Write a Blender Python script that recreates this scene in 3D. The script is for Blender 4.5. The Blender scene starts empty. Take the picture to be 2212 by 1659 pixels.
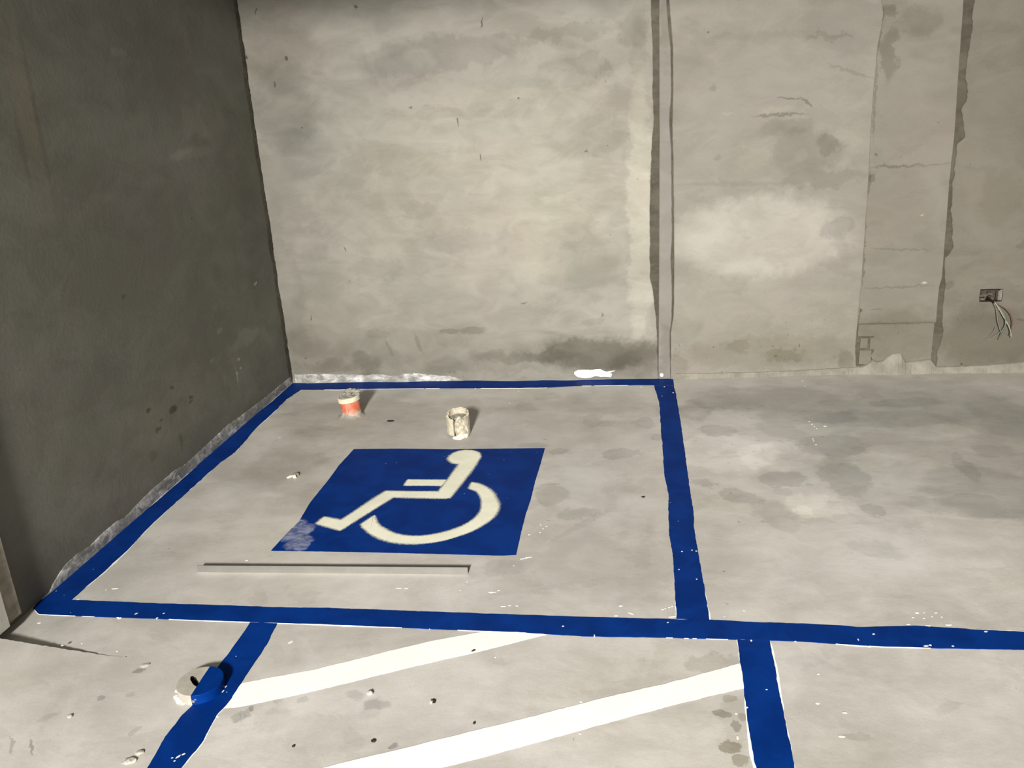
import bpy, bmesh, math, random
from mathutils import Vector, Matrix, noise

sc = bpy.context.scene
COL = sc.collection
R = random.Random(7)

# ------------------------------------------------------------------ camera, light, exposure
cam_data = bpy.data.cameras.new('camera')
cam_data.sensor_fit = 'HORIZONTAL'
cam_data.sensor_width = 36.0
cam_data.lens = 1850 / 2212 * 36.0
cam_data.clip_start = 0.05
cam = bpy.data.objects.new('camera', cam_data)
COL.objects.link(cam)
cm = [[0.989083, 0.009, 0.147084], [0.136022, 0.328163, -0.934777], [-0.056681, 0.944578, 0.323356]]
cam.matrix_world = Matrix([cm[0] + [0], cm[1] + [0], cm[2] + [1.6], [0, 0, 0, 1]])
sc.camera = cam

world = bpy.data.worlds.new('world')
sc.world = world
world.use_nodes = True
world.node_tree.nodes['Background'].inputs[0].default_value = (0.9, 0.95, 1.0, 1)
world.node_tree.nodes['Background'].inputs[1].default_value = 0.02

def tube_light(name, x, y, z, sx, sy, power, color=(1.0, 0.957, 0.875)):
    d = bpy.data.lights.new(name, 'AREA')
    d.shape = 'RECTANGLE'
    d.size = sx
    d.size_y = sy
    d.energy = power
    d.color = color
    o = bpy.data.objects.new(name, d)
    o.location = (x, y, z)
    COL.objects.link(o)
    return o

def flood_light(name, x, y, z, target, angle, blend, radius, power, color=(1.0, 0.957, 0.875)):
    d = bpy.data.lights.new(name, 'SPOT')
    d.spot_size = math.radians(angle)
    d.spot_blend = blend
    d.shadow_soft_size = radius
    d.energy = power
    d.color = color
    o = bpy.data.objects.new(name, d)
    o.location = (x, y, z)
    o.rotation_euler = (Vector(target) - Vector((x, y, z))).to_track_quat('-Z', 'Y').to_euler()
    COL.objects.link(o)
    return o

# the hall's floodlight and tubes hang far behind the photographer and reach the bay low over the floor
flood_light('flood_light', -0.6, -6.5, 4.0, (0.15, 3.2, 0.55), 43, 1.0, 0.45, 750)
tube_light('hall_light', -0.6, -6.5, 4.2, 1.0, 2.0, 95)

sc.view_settings.view_transform = 'Standard'
sc.view_settings.look = 'None'
sc.view_settings.exposure = 3.40
sc.view_settings.gamma = 1.0
sc.view_settings.use_curve_mapping = False

# ------------------------------------------------------------------ node material helpers
class Mat:
    def __init__(self, name, rough=0.7, spec=0.3):
        self.m = bpy.data.materials.new(name)
        self.m.use_nodes = True
        self.t = self.m.node_tree
        self.b = self.t.nodes['Principled BSDF']
        self.b.inputs['Roughness'].default_value = rough
        self.b.inputs['Specular IOR Level'].default_value = spec
        self.pos = self.node('ShaderNodeTexCoord').outputs['Object']
        self._d = {}
        self.last = None
    def node(self, typ, **props):
        n = self.t.nodes.new(typ)
        for k, v in props.items():
            setattr(n, k, v)
        return n
    def put(self, sock, v):
        if isinstance(v, bpy.types.NodeSocket):
            self.t.links.new(v, sock)
        elif isinstance(v, (tuple, list)):
            sock.default_value = tuple(v) + ((1,) if len(v) == 3 and len(sock.default_value) == 4 else ())
        else:
            sock.default_value = v
    def noise(self, scale, detail=5, rough=0.55, dist=0.0, stretch=None, color=False, vec=None):
        n = self.node('ShaderNodeTexNoise')
        v = vec or self.pos
        if stretch:
            mp = self.node('ShaderNodeMapping')
            self.put(mp.inputs['Vector'], v)
            mp.inputs['Scale'].default_value = stretch
            v = mp.outputs[0]
        self.put(n.inputs['Vector'], v)
        n.inputs['Scale'].default_value = scale
        n.inputs['Detail'].default_value = detail
        n.inputs['Roughness'].default_value = rough
        n.inputs['Distortion'].default_value = dist
        return n.outputs['Color' if color else 0]
    def math(self, op, a, b=0.0, clamp=False):
        n = self.node('ShaderNodeMath', operation=op, use_clamp=clamp)
        self.put(n.inputs[0], a)
        self.put(n.inputs[1], b)
        return n.outputs[0]
    def vec(self, op, *args):
        n = self.node('ShaderNodeVectorMath', operation=op)
        for i, a in enumerate(args):
            self.put(n.inputs[i], a)
        return n.outputs['Value' if op in ('DOT_PRODUCT', 'LENGTH') else 'Vector']
    def rng(self, v, a, b, lo=0.0, hi=1.0):
        n = self.node('ShaderNodeMapRange', interpolation_type='SMOOTHSTEP')
        self.put(n.inputs[0], v)
        n.inputs[1].default_value = a
        n.inputs[2].default_value = b
        n.inputs[3].default_value = lo
        n.inputs[4].default_value = hi
        return n.outputs[0]
    def mix(self, f, a, b, kind='MIX'):
        n = self.node('ShaderNodeMix', data_type='RGBA', blend_type=kind)
        self.put(n.inputs[0], f)
        self.put(n.inputs[6], a)
        self.put(n.inputs[7], b)
        return n.outputs[2]
    def warp(self, k):
        """position bent by noise: 0 coarse, 1 medium, 2 fine, 3 dead straight"""
        if k not in self._d:
            if k == 3:
                self._d[k] = self.pos
            else:
                sc_, amp = ((2.5, 0.45), (8.0, 0.20), (32.0, 0.045))[k]
                n1 = self.noise(sc_, (2, 5, 4)[k], (0.6, 0.68, 0.66)[k], color=True)
                s1 = self.node('ShaderNodeVectorMath', operation='SUBTRACT')
                self.put(s1.inputs[0], n1)
                s1.inputs[1].default_value = (0.5, 0.5, 0.5)
                s2 = self.node('ShaderNodeVectorMath', operation='SCALE')
                self.put(s2.inputs[0], s1.outputs[0])
                s2.inputs['Scale'].default_value = amp
                s3 = self.node('ShaderNodeVectorMath', operation='ADD')
                self.put(s3.inputs[0], self.pos)
                self.put(s3.inputs[1], s2.outputs[0])
                self._d[k] = s3.outputs[0]
        return self._d[k]
    def blob(self, plane, cx, cy, rx, ry, ang=0.0, soft=0.5, warp=1):
        """mask 1 inside an ellipse on the floor (xy), the back wall (xz) or the left wall (yz)"""
        v = self.warp(warp)
        if self.last is not None:      # keeps the shader's nodes in sequence so its stack stays small
            v = self.vec('MULTIPLY_ADD', self.last, (1e-9, 1e-9, 1e-9), v)
        c_, s_ = math.cos(ang), math.sin(ang)
        pu, pv = (c_ / rx, s_ / rx), (-s_ / ry, c_ / ry)
        i, j = {'xy': (0, 1), 'xz': (0, 2), 'yz': (1, 2)}[plane]
        if abs(ang) < 1e-4:
            k, o = [0, 0, 0], [0, 0, 0]
            k[i], k[j], o[i], o[j] = 1 / rx, 1 / ry, -cx / rx, -cy / ry
            q = self.vec('MULTIPLY_ADD', v, k, o)
        else:
            o = [0, 0, 0]
            o[i], o[j] = cx, cy
            v = self.vec('SUBTRACT', v, o)
            e, f = [0, 0, 0], [0, 0, 0]
            e[i], e[j], f[i], f[j] = pu[0], pu[1], pv[0], pv[1]
            n = self.node('ShaderNodeCombineXYZ')
            self.put(n.inputs[0], self.vec('DOT_PRODUCT', v, e))
            self.put(n.inputs[1], self.vec('DOT_PRODUCT', v, f))
            q = n.outputs[0]
        ln = self.node('ShaderNodeVectorMath', operation='LENGTH')
        self.put(ln.inputs[0], q)
        self.last = self.rng(ln.outputs['Value'], 1 + soft, 1 - soft)
        return self.last
    def stains(self, col, plane, items):
        """items: (cx, cy, rx, ry, ang, tint, soft, warp)"""
        for cx, cy, rx, ry, ang, tint, soft, wp in items:
            if wp == 2 and min(rx, ry) > 0.035:
                wp = 1
            m = self.blob(plane, cx, cy, rx, ry, ang, soft if wp in (0, 3) else soft * 0.62, wp)
            t = tint if isinstance(tint, tuple) else (tint, tint, tint)
            col = self.mix(m, col, t, 'MULTIPLY')
        return col
    def specks(self, col, scale, size, tint, dens=0.3, mask=None, plane='xy'):
        """scattered small spots, one in some of the cells of a voronoi pattern"""
        v = self.node('ShaderNodeTexVoronoi', voronoi_dimensions='2D')
        w_ = self.warp(2)
        if plane != 'xy':
            a, b = self.node('ShaderNodeSeparateXYZ'), self.node('ShaderNodeCombineXYZ')
            self.put(a.inputs[0], w_)
            self.put(b.inputs[0], a.outputs['xyz'.index(plane[0])])
            self.put(b.inputs[1], a.outputs['xyz'.index(plane[1])])
            w_ = b.outputs[0]
        self.put(v.inputs['Vector'], w_)
        v.inputs['Scale'].default_value = scale
        sep = self.node('ShaderNodeSeparateColor')
        self.put(sep.inputs[0], v.outputs['Color'])
        keep = self.rng(sep.outputs[0], dens + 0.02, dens - 0.02)
        sz = self.math('MULTIPLY', sep.outputs[1], size)
        d = self.math('SUBTRACT', sz, v.outputs['Distance'])
        f = self.math('MULTIPLY', self.rng(d, 0.0, size * 0.35), keep)
        if mask is not None:
            f = self.math('MULTIPLY', f, mask)
        return self.mix(f, col, tint, 'MULTIPLY')
    def bump(self, h, strength=0.2, dist=0.01):
        n = self.node('ShaderNodeBump')
        n.inputs['Strength'].default_value = strength
        n.inputs['Distance'].default_value = dist
        self.put(n.inputs['Height'], h)
        self.put(self.b.inputs['Normal'], n.outputs[0])
    def done(self, col):
        self.put(self.b.inputs['Base Color'], col)
        return self.m

def b4(v, tint, soft=0.5, warp=1, ang=0.0):
    return (v[0], v[1], v[2], v[3], ang, tint, soft, warp)
def b5(v, tint, soft=0.5, warp=2):
    return (v[0], v[1], v[2], v[3], v[4], tint, soft, warp)

def plain(name, c, rough=0.6, spec=0.3, var=0.25, scale=30, metal=0.0):
    M = Mat(name, rough, spec)
    M.b.inputs['Metallic'].default_value = metal
    k = M.noise(scale, 5, 0.6)
    col = M.mix(M.rng(k, 0.3, 0.7), tuple(x * (1 - var) for x in c), tuple(min(1, x * (1 + var)) for x in c))
    M.bump(k, 0.25, 0.004)
    return M.done(col)

# ------------------------------------------------------------------ surfaces
def near(items, zone):
    """the stains that reach into a zone (u0, u1, v0, v1); None keeps none"""
    if zone is None:
        return []
    out = []
    for it in items:
        cx, cy, rx, ry, ang, tint, soft, wp = it
        w_ = (0.24, 0.085, 0.02, 0.0)[wp] + 0.02
        ex = math.hypot(rx * math.cos(ang), ry * math.sin(ang)) * (1 + soft) + w_
        ey = math.hypot(rx * math.sin(ang), ry * math.cos(ang)) * (1 + soft) + w_
        if cx + ex > zone[0] and cx - ex < zone[1] and cy + ey > zone[2] and cy - ey < zone[3]:
            out.append(it)
    return out

def zones(us, vs):
    return [(a, b, c, d) for a, b in zip(us, us[1:]) for c, d in zip(vs, vs[1:])]

def floor_material(zone=None):
    M = Mat('floor_cement', 0.62, 0.35)
    a = M.noise(1.3, 6, 0.6, 0.6, stretch=(0.7, 1.6, 1))
    b = M.noise(5.5, 5, 0.65, 0.4)
    c = M.noise(160, 3, 0.6)
    k = M.math('ADD', M.math('MULTIPLY', a, 0.55), M.math('MULTIPLY', b, 0.45))
    col = M.mix(M.rng(k, 0.34, 0.66), (0.418, 0.402, 0.381), (0.571, 0.558, 0.541))
    veil = M.rng(M.noise(3.1, 6, 0.66, 0.5, stretch=(0.7, 1.2, 1)), 0.545, 0.575)
    col = M.mix(M.math('MULTIPLY', veil, 0.50), col, (0.88, 0.87, 0.85), 'MULTIPLY')
    warmth = M.noise(0.9, 3)
    col = M.mix(M.rng(warmth, 0.4, 0.65), col, (1.0, 0.985, 0.955), 'MULTIPLY')
    S = [
        # damp, darker screed on the right towards the back wall
        b4((1.422, 3.747, 0.774, 0.676), (0.86, 0.87, 0.87), 0.35, 0), b4((0.99, 3.04, 0.713, 0.933), (1.10, 1.10, 1.10), 0.7, 0),  # second blob paints a soft pool of light on the floor
        b4((1.405, 4.213, 0.821, 0.305), (0.84, 0.84, 0.83), 0.5, 0),
        b4((0.623, 4.362, 0.424, 0.2), (0.86, 0.86, 0.85), 0.5, 1),
        b4((1.148, 4.059, 0.361, 0.113), 0.88, 0.4, 1),
        b4((1.72, 4.084, 0.143, 0.324), 0.88, 0.4, 1),
        b4((1.352, 3.282, 0.224, 0.243), (0.86, 0.86, 0.87), 0.4, 1),
        b4((1.346, 3.51, 0.048, 0.138), 0.86, 0.25, 2),
        b4((1.528, 3.671, 0.094, 0.075), 0.88, 0.4, 2),
        b4((0.863, 3.719, 0.15, 0.14), 0.82, 0.3, 1),
        b4((0.849, 3.38, 0.11, 0.146), 0.80, 0.3, 1),
        b4((0.589, 3.375, 0.103, 0.064), 0.80, 0.25, 2),
        b5((0.266, 3.343, 0.058, 0.05, -0.756), 0.80, 0.3, 2),
        b5((0.391, 3.215, 0.094, 0.055, -0.621), 0.82, 0.3, 2),
        b5((1.293, 3.138, 0.319, 0.09, -0.111), 0.90, 0.2, 1),
        b5((1.195, 3.049, 0.196, 0.01, -0.147), 1.08, 0.5, 2),
        b4((1.337, 4.28, 0.198, 0.069), 0.86, 0.3, 1),
        b4((0.831, 4.092, 0.241, 0.102), 0.86, 0.3, 1),
        b4((1.075, 3.545, 0.17, 0.1), 1.08, 0.3, 1),
        b4((1.436, 3.91, 0.1, 0.083), 1.10, 0.3, 1),
        b4((0.571, 3.258, 0.04, 0.034), 0.88, 0.3, 2),
        b5((0.519, 3.05, 0.139, 0.07, -1.209), 0.9, 0.4, 2),
        b4((0.875, 3.112, 0.055, 0.056), 0.82, 0.2, 2),
        b5((0.814, 2.804, 0.106, 0.06, -0.349), 0.88, 0.6, 1),
        b5((0.383, 3.913, 0.1, 0.06, -0.003), 0.83, 0.2, 2),
        b4((0.278, 4.196, 0.081, 0.147), 0.85, 0.4, 2),
        b4((0.451, 4.309, 0.189, 0.112), 0.88, 0.5, 1),
        b5((0.668, 3.916, 0.146, 0.1, -0.921), 0.87, 0.35, 1),
        # pale splashed screed beside the line
        b4((0.39, 3.664, 0.225, 0.221), (1.17, 1.18, 1.19), 0.3, 1),
        b4((0.605, 3.614, 0.189, 0.154), (1.15, 1.15, 1.15), 0.3, 1),
        b4((0.694, 3.146, 0.123, 0.097), (1.15, 1.14, 1.13), 0.4, 1),
        b4((0.622, 3.086, 0.035, 0.055), (1.10, 1.10, 1.10), 0.3, 2),
        # inside the bay
        b4((-0.368, 3.203, 0.062, 0.112), (0.83, 0.83, 0.81), 0.35, 1),
        b4((-0.243, 3.05, 0.088, 0.047), (0.84, 0.85, 0.83), 0.3, 1),
        b5((-0.217, 2.965, 0.163, 0.018, 0.908), 0.90, 0.5, 2),
        b4((-0.089, 3.634, 0.095, 0.063), 0.84, 0.25, 2),
        b4((-0.236, 4.051, 0.056, 0.089), 0.86, 0.3, 2),
        b4((-0.165, 4.006, 0.041, 0.05), 0.88, 0.3, 2),
        b4((0.019, 4.024, 0.05, 0.075), 0.86, 0.3, 2),
        b4((0.078, 3.827, 0.03, 0.04), 0.84, 0.3, 2),
        b4((-0.506, 4.399, 0.077, 0.06), 0.86, 0.4, 2),
        b4((-0.615, 4.242, 0.065, 0.049), 0.87, 0.4, 2),
        b4((-0.506, 3.729, 0.075, 0.034), 0.86, 0.3, 2),
        b4((-0.377, 3.643, 0.052, 0.043), 0.86, 0.35, 2),
        b4((-0.199, 4.306, 0.222, 0.185), 0.91, 0.6, 1),
        b4((-1.463, 4.08, 0.486, 0.283), (0.84, 0.84, 0.82), 0.6, 1),  # grey floor by the left wall: shade painted in along with dirt
        b4((-1.649, 3.515, 0.183, 0.227), (0.88, 0.88, 0.86), 0.6, 1),
        b4((-1.611, 3.918, 0.15, 0.067), (0.90, 0.89, 0.87), 0.5, 2),
        b4((-1.303, 2.401, 0.043, 0.043), 0.9, 0.3, 1),
        b4((-1.139, 2.409, 0.065, 0.027), 0.92, 0.3, 1),
        b4((0.009, 2.709, 0.049, 0.044), 0.91, 0.4, 1),
        b4((-0.489, 2.632, 0.066, 0.05), 0.92, 0.4, 1),
        b4((-1.564, 2.739, 0.224, 0.231), (0.96, 0.95, 0.94), 0.6, 0),
        # striped aisle
        b4((0.211, 2.144, 0.099, 0.047), (0.82, 0.82, 0.80), 0.4, 1),
        b4((0.213, 1.921, 0.027, 0.016), (0.66, 0.65, 0.61), 0.3, 2),
        b4((0.237, 1.985, 0.02, 0.015), (0.80, 0.79, 0.76), 0.4, 2),
        b4((0.242, 1.878, 0.012, 0.023), (0.64, 0.63, 0.59), 0.3, 2),
        b4((0.26, 1.914, 0.011, 0.018), (0.78, 0.77, 0.74), 0.4, 2),
        b4((0.22, 1.799, 0.029, 0.021), (0.60, 0.58, 0.53), 0.25, 2),
        b4((0.24, 1.756, 0.019, 0.019), (0.66, 0.65, 0.60), 0.4, 2),
        b4((0.238, 1.9, 0.048, 0.125), (0.92, 0.92, 0.90), 0.5, 1),
        b4((-0.418, 2.112, 0.042, 0.026), 0.92, 0.5, 1),
        b4((-0.812, 1.931, 0.03, 0.018), 0.82, 0.6, 2),
        b4((-0.733, 1.893, 0.037, 0.02), 0.76, 0.7, 2),
        b4((-0.744, 1.877, 0.026, 0.046), 0.90, 0.7, 2),
        b5((-1.116, 1.813, 0.02, 0.011, -0.917), 0.72, 0.5, 2),
        b5((-1.102, 1.821, 0.02, 0.01, -0.895), 0.72, 0.5, 2),
        b5((-1.091, 1.83, 0.018, 0.009, -0.829), 0.74, 0.5, 2),
        b5((-1.087, 1.853, 0.01, 0.01, -0.683), 0.60, 0.5, 2),
        b4((-1.024, 1.891, 0.016, 0.01), 0.84, 0.5, 2),
        b4((-0.953, 1.902, 0.015, 0.014), 0.82, 0.5, 2),
        b4((-0.644, 1.742, 0.011, 0.01), 0.62, 0.5, 2),
        b5((-0.999, 1.797, 0.062, 0.05, 0.552), 0.93, 0.6, 1),
        b4((-0.732, 1.823, 0.231, 0.041), 0.95, 0.6, 0),
        # left corner of the foreground
        b4((-1.926, 1.964, 0.181, 0.133), (0.93, 0.92, 0.91), 0.5, 1),
        b5((-1.664, 1.776, 0.027, 0.012, 0.839), 0.85, 0.6, 2),
        b5((-1.632, 1.665, 0.033, 0.006, -0.839), 0.62, 0.5, 2),
        b5((-1.689, 1.66, 0.04, 0.006, -0.841), 0.74, 0.5, 2),
        b4((-1.51, 1.99, 0.015, 0.01), 0.6, 0.5, 2),
        b4((-1.557, 1.865, 0.01, 0.011), 0.70, 0.5, 2),
        b4((-1.473, 1.887, 0.013, 0.011), 0.82, 0.5, 2),
        b5((-1.378, 1.741, 0.018, 0.01, 1.409), 0.85, 0.6, 2),
        # right foreground
        b4((0.516, 1.811, 0.157, 0.099), (0.90, 0.90, 0.88), 0.6, 0),
        b4((0.537, 1.858, 0.037, 0.014), 0.84, 0.5, 2),
        b4((0.47, 2.166, 0.052, 0.044), 0.92, 0.5, 1),
        b5((0.8, 1.988, 0.049, 0.012, 0.537), 0.9, 0.5, 2),
    ]
    S = [it[:6] + (it[6] * (0.62 if it[7] in (1, 2) else 1.0), it[7]) for it in S]
    col = M.stains(col, 'xy', near(S, zone))
    P = (0.521, 3.913, 0.366, 0.446, 0, 1, 0.5, 1)
    if near([P], zone):
        pale = M.blob('xy', *P[:5], 0.5, 1)
        col = M.specks(col, 24, 0.30, (0.86, 0.86, 0.85), 0.35, pale)
    col = M.specks(col, 11, 0.065, (0.66, 0.65, 0.62), 0.10)
    col = M.mix(M.rng(c, 0.3, 0.7), M.mix(1.0, col, (0.95, 0.95, 0.95), 'MULTIPLY'), col)
    h = M.noise(16, 6, 0.62)
    M.bump(h, 0.10, 0.012)
    rr = M.rng(a, 0.35, 0.65, 0.52, 0.72)
    M.put(M.b.inputs['Roughness'], rr)
    return M.done(col)

def wall_material(name, lo, hi, S, plane='xz', pock=None, cloud=1.0, bump=0.2, zone=None):
    M = Mat(name, 0.85, 0.2)
    st = (1, 1, 1.9) if plane == 'xz' else (1, 1, 1.6)
    a = M.noise(1.1 * cloud, 5, 0.58, 0.7, stretch=st)
    b = M.noise(4.5 * cloud, 5, 0.62, 1.0, stretch=st)
    k = M.math('ADD', M.math('MULTIPLY', a, 0.6), M.math('MULTIPLY', b, 0.4))
    col = M.mix(M.rng(k, 0.36, 0.64), lo, hi)
    veil = M.rng(M.noise(2.6, 6, 0.62, 0.4, stretch=st), 0.54, 0.575)
    col = M.mix(M.math('MULTIPLY', veil, 0.55), col, (0.90, 0.90, 0.895), 'MULTIPLY')
    hue = M.rng(M.noise(1.7, 4, 0.5), 0.45, 0.62)
    col = M.mix(hue, col, (1.02, 0.99, 1.0), 'MULTIPLY')
    col = M.stains(col, plane, near(S, zone))
    if pock and zone and zone[2] < pock[1]:
        z0, z1, dens = pock
        sx = M.node('ShaderNodeSeparateXYZ')
        M.put(sx.inputs[0], M.pos)
        low = M.rng(sx.outputs[2], z1, z0)
        col = M.specks(col, 15, 0.15, (0.55, 0.54, 0.50), dens * 0.8, low, plane)
        col = M.specks(col, 40, 0.16, (0.70, 0.69, 0.65), dens * 0.5, low, plane)
    col = M.specks(col, 6, 0.030, (0.55, 0.53, 0.48), 0.16, None, plane)
    g = M.noise(190, 3, 0.6)
    col = M.mix(M.rng(g, 0.3, 0.7), M.mix(1.0, col, (0.95, 0.95, 0.95), 'MULTIPLY'), col)
    M.bump(M.math('ADD', M.math('MULTIPLY', M.noise(60, 3, 0.6), 0.3), M.math('MULTIPLY', b, 0.7)), bump, 0.014)
    return M.done(col)

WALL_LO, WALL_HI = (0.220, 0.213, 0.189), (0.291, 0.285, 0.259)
SA = [
    b4((-2.028, 0.59, 0.091, 0.473), (0.86, 0.86, 0.85), 0.5, 1),
    # creamy, better rubbed areas, with light on the wall's middle painted in
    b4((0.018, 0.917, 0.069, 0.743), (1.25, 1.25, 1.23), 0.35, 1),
    b4((-0.612, 1.115, 0.833, 0.417), (1.20, 1.195, 1.16), 0.7, 0),  # broad soft lift, light painted into the plaster colour
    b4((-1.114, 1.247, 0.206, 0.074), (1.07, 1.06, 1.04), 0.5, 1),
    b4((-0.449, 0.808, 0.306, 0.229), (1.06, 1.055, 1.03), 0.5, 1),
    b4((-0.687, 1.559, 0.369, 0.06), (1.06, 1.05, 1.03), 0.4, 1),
    # darker clouds
    b4((-1.911, 1.59, 0.198, 0.229), (0.81, 0.815, 0.80), 0.4, 1),
    b4((-1.898, 1.849, 0.233, 0.139), (0.90, 0.89, 0.87), 0.5, 1),
    b4((-1.814, 1.341, 0.16, 0.149), (0.88, 0.90, 0.90), 0.5, 1),
    b5((-1.022, 1.804, 0.448, 0.085, 0.06), (0.83, 0.835, 0.83), 0.35, 1),
    b5((-1.3, 1.704, 0.153, 0.1, 0.055), (0.90, 0.90, 0.91), 0.5, 1),
    b5((-0.349, 1.859, 0.248, 0.03, 0.046), (0.85, 0.85, 0.83), 0.5, 1),
    b4((-0.293, 1.707, 0.19, 0.049), (0.88, 0.88, 0.87), 0.35, 1),
    b4((-0.152, 1.676, 0.052, 0.045), (0.87, 0.87, 0.86), 0.3, 1),
    b4((-0.28, 1.351, 0.207, 0.105), (0.88, 0.89, 0.88), 0.35, 1),
    b4((-0.262, 0.674, 0.165, 0.155), (0.89, 0.90, 0.91), 0.35, 1),
    b4((-0.94, 0.825, 0.315, 0.057), (0.91, 0.91, 0.92), 0.4, 1),
    b4((-0.339, 1.054, 0.224, 0.123), (0.95, 0.95, 0.94), 0.4, 1),
    b4((-1.214, 1.014, 0.105, 0.038), (0.90, 0.90, 0.88), 0.35, 1),
    b4((-1.014, 1.507, 0.277, 0.033), (0.92, 0.92, 0.91), 0.4, 1),
    b4((-1.49, 0.684, 0.164, 0.054), (0.89, 0.89, 0.885), 0.45, 1),
    b4((-1.823, 0.881, 0.138, 0.08), (0.92, 0.91, 0.92), 0.4, 1),
    b4((-1.828, 0.64, 0.168, 0.137), (0.90, 0.90, 0.89), 0.4, 1),
    b4((-1.866, 0.363, 0.257, 0.256), (0.82, 0.81, 0.79), 0.6, 1),
    b4((-0.009, 1.864, 0.065, 0.097), (0.80, 0.80, 0.78), 0.5, 1),
    b4((0.013, 1.754, 0.042, 0.131), (0.90, 0.90, 0.88), 0.4, 1),
    # dirt along the foot, deepened with painted shade towards the floor
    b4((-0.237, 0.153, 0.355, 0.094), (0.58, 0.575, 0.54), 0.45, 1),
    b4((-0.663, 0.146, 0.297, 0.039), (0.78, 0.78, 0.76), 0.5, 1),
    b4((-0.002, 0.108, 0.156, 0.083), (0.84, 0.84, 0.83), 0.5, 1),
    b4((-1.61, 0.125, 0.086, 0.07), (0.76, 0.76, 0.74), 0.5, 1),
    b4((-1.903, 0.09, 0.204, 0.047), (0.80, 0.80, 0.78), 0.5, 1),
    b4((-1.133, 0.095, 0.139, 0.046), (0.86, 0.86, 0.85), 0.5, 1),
b4((-0.995, 0.094, 1.439, 0.171), (0.78, 0.775, 0.755), 0.6, 0),  # wide band painting the light's falloff towards the floor
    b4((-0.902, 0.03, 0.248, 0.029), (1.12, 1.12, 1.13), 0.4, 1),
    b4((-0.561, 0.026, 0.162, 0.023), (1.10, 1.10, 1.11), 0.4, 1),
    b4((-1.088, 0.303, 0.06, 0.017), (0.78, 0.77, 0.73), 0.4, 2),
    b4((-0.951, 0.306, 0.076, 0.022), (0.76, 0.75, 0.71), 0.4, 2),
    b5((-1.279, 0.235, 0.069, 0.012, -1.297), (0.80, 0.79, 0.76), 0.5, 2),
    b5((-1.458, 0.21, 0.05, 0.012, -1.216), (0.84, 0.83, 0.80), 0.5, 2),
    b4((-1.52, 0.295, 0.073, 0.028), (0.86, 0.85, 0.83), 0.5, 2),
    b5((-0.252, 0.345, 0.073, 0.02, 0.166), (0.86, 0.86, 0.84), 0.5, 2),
    # scratches and nail marks
    b5((-0.947, 1.479, 0.04, 0.004, -1.494), 0.42, 0.5, 3),
    b5((-0.835, 1.272, 0.018, 0.003, -1.501), 0.42, 0.5, 3),
    b5((-0.784, 1.937, 0.027, 0.005, -1.821), 0.42, 0.6, 2),
    b5((-0.614, 1.56, 0.009, 0.005, 0.791), 0.45, 0.5, 2),
    b4((-1.851, 1.833, 0.01, 0.009), 0.40, 0.5, 2),
    b4((-1.44, 2.058, 0.01, 0.009), 0.45, 0.5, 2),
    b5((-1.986, 2.074, 0.014, 0.004, -2.001), 0.45, 0.5, 2),
    b4((-2.076, 1.851, 0.013, 0.009), 0.45, 0.5, 2),
    b5((-1.655, 0.801, 0.015, 0.004, -1.117), 0.45, 0.5, 2),
    b5((-1.914, 0.401, 0.017, 0.004, -2.15), 0.42, 0.5, 2),
    b5((-0.64, 0.458, 0.021, 0.005, 0.24), 0.6, 0.5, 2),
    b4((-0.268, 1.273, 0.007, 0.005), 0.5, 0.5, 2),
    b4((-0.205, 0.384, 0.008, 0.013), 0.6, 0.5, 2),
    b4((-1.193, 1.547, 0.01, 0.007), 0.5, 0.5, 2),
    b4((-1.936, 1.704, 0.008, 0.01), 0.55, 0.5, 2),
]
SB = [
    b4((0.146, 0.188, 0.046, 0.136), (0.84, 0.84, 0.83), 0.5, 1),
    b4((0.151, 1.875, 0.046, 0.128), (0.84, 0.84, 0.81), 0.5, 1),
    b4((0.147, 1.083, 0.048, 0.529), (1.02, 1.02, 1.05), 0.5, 1),
]
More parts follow.
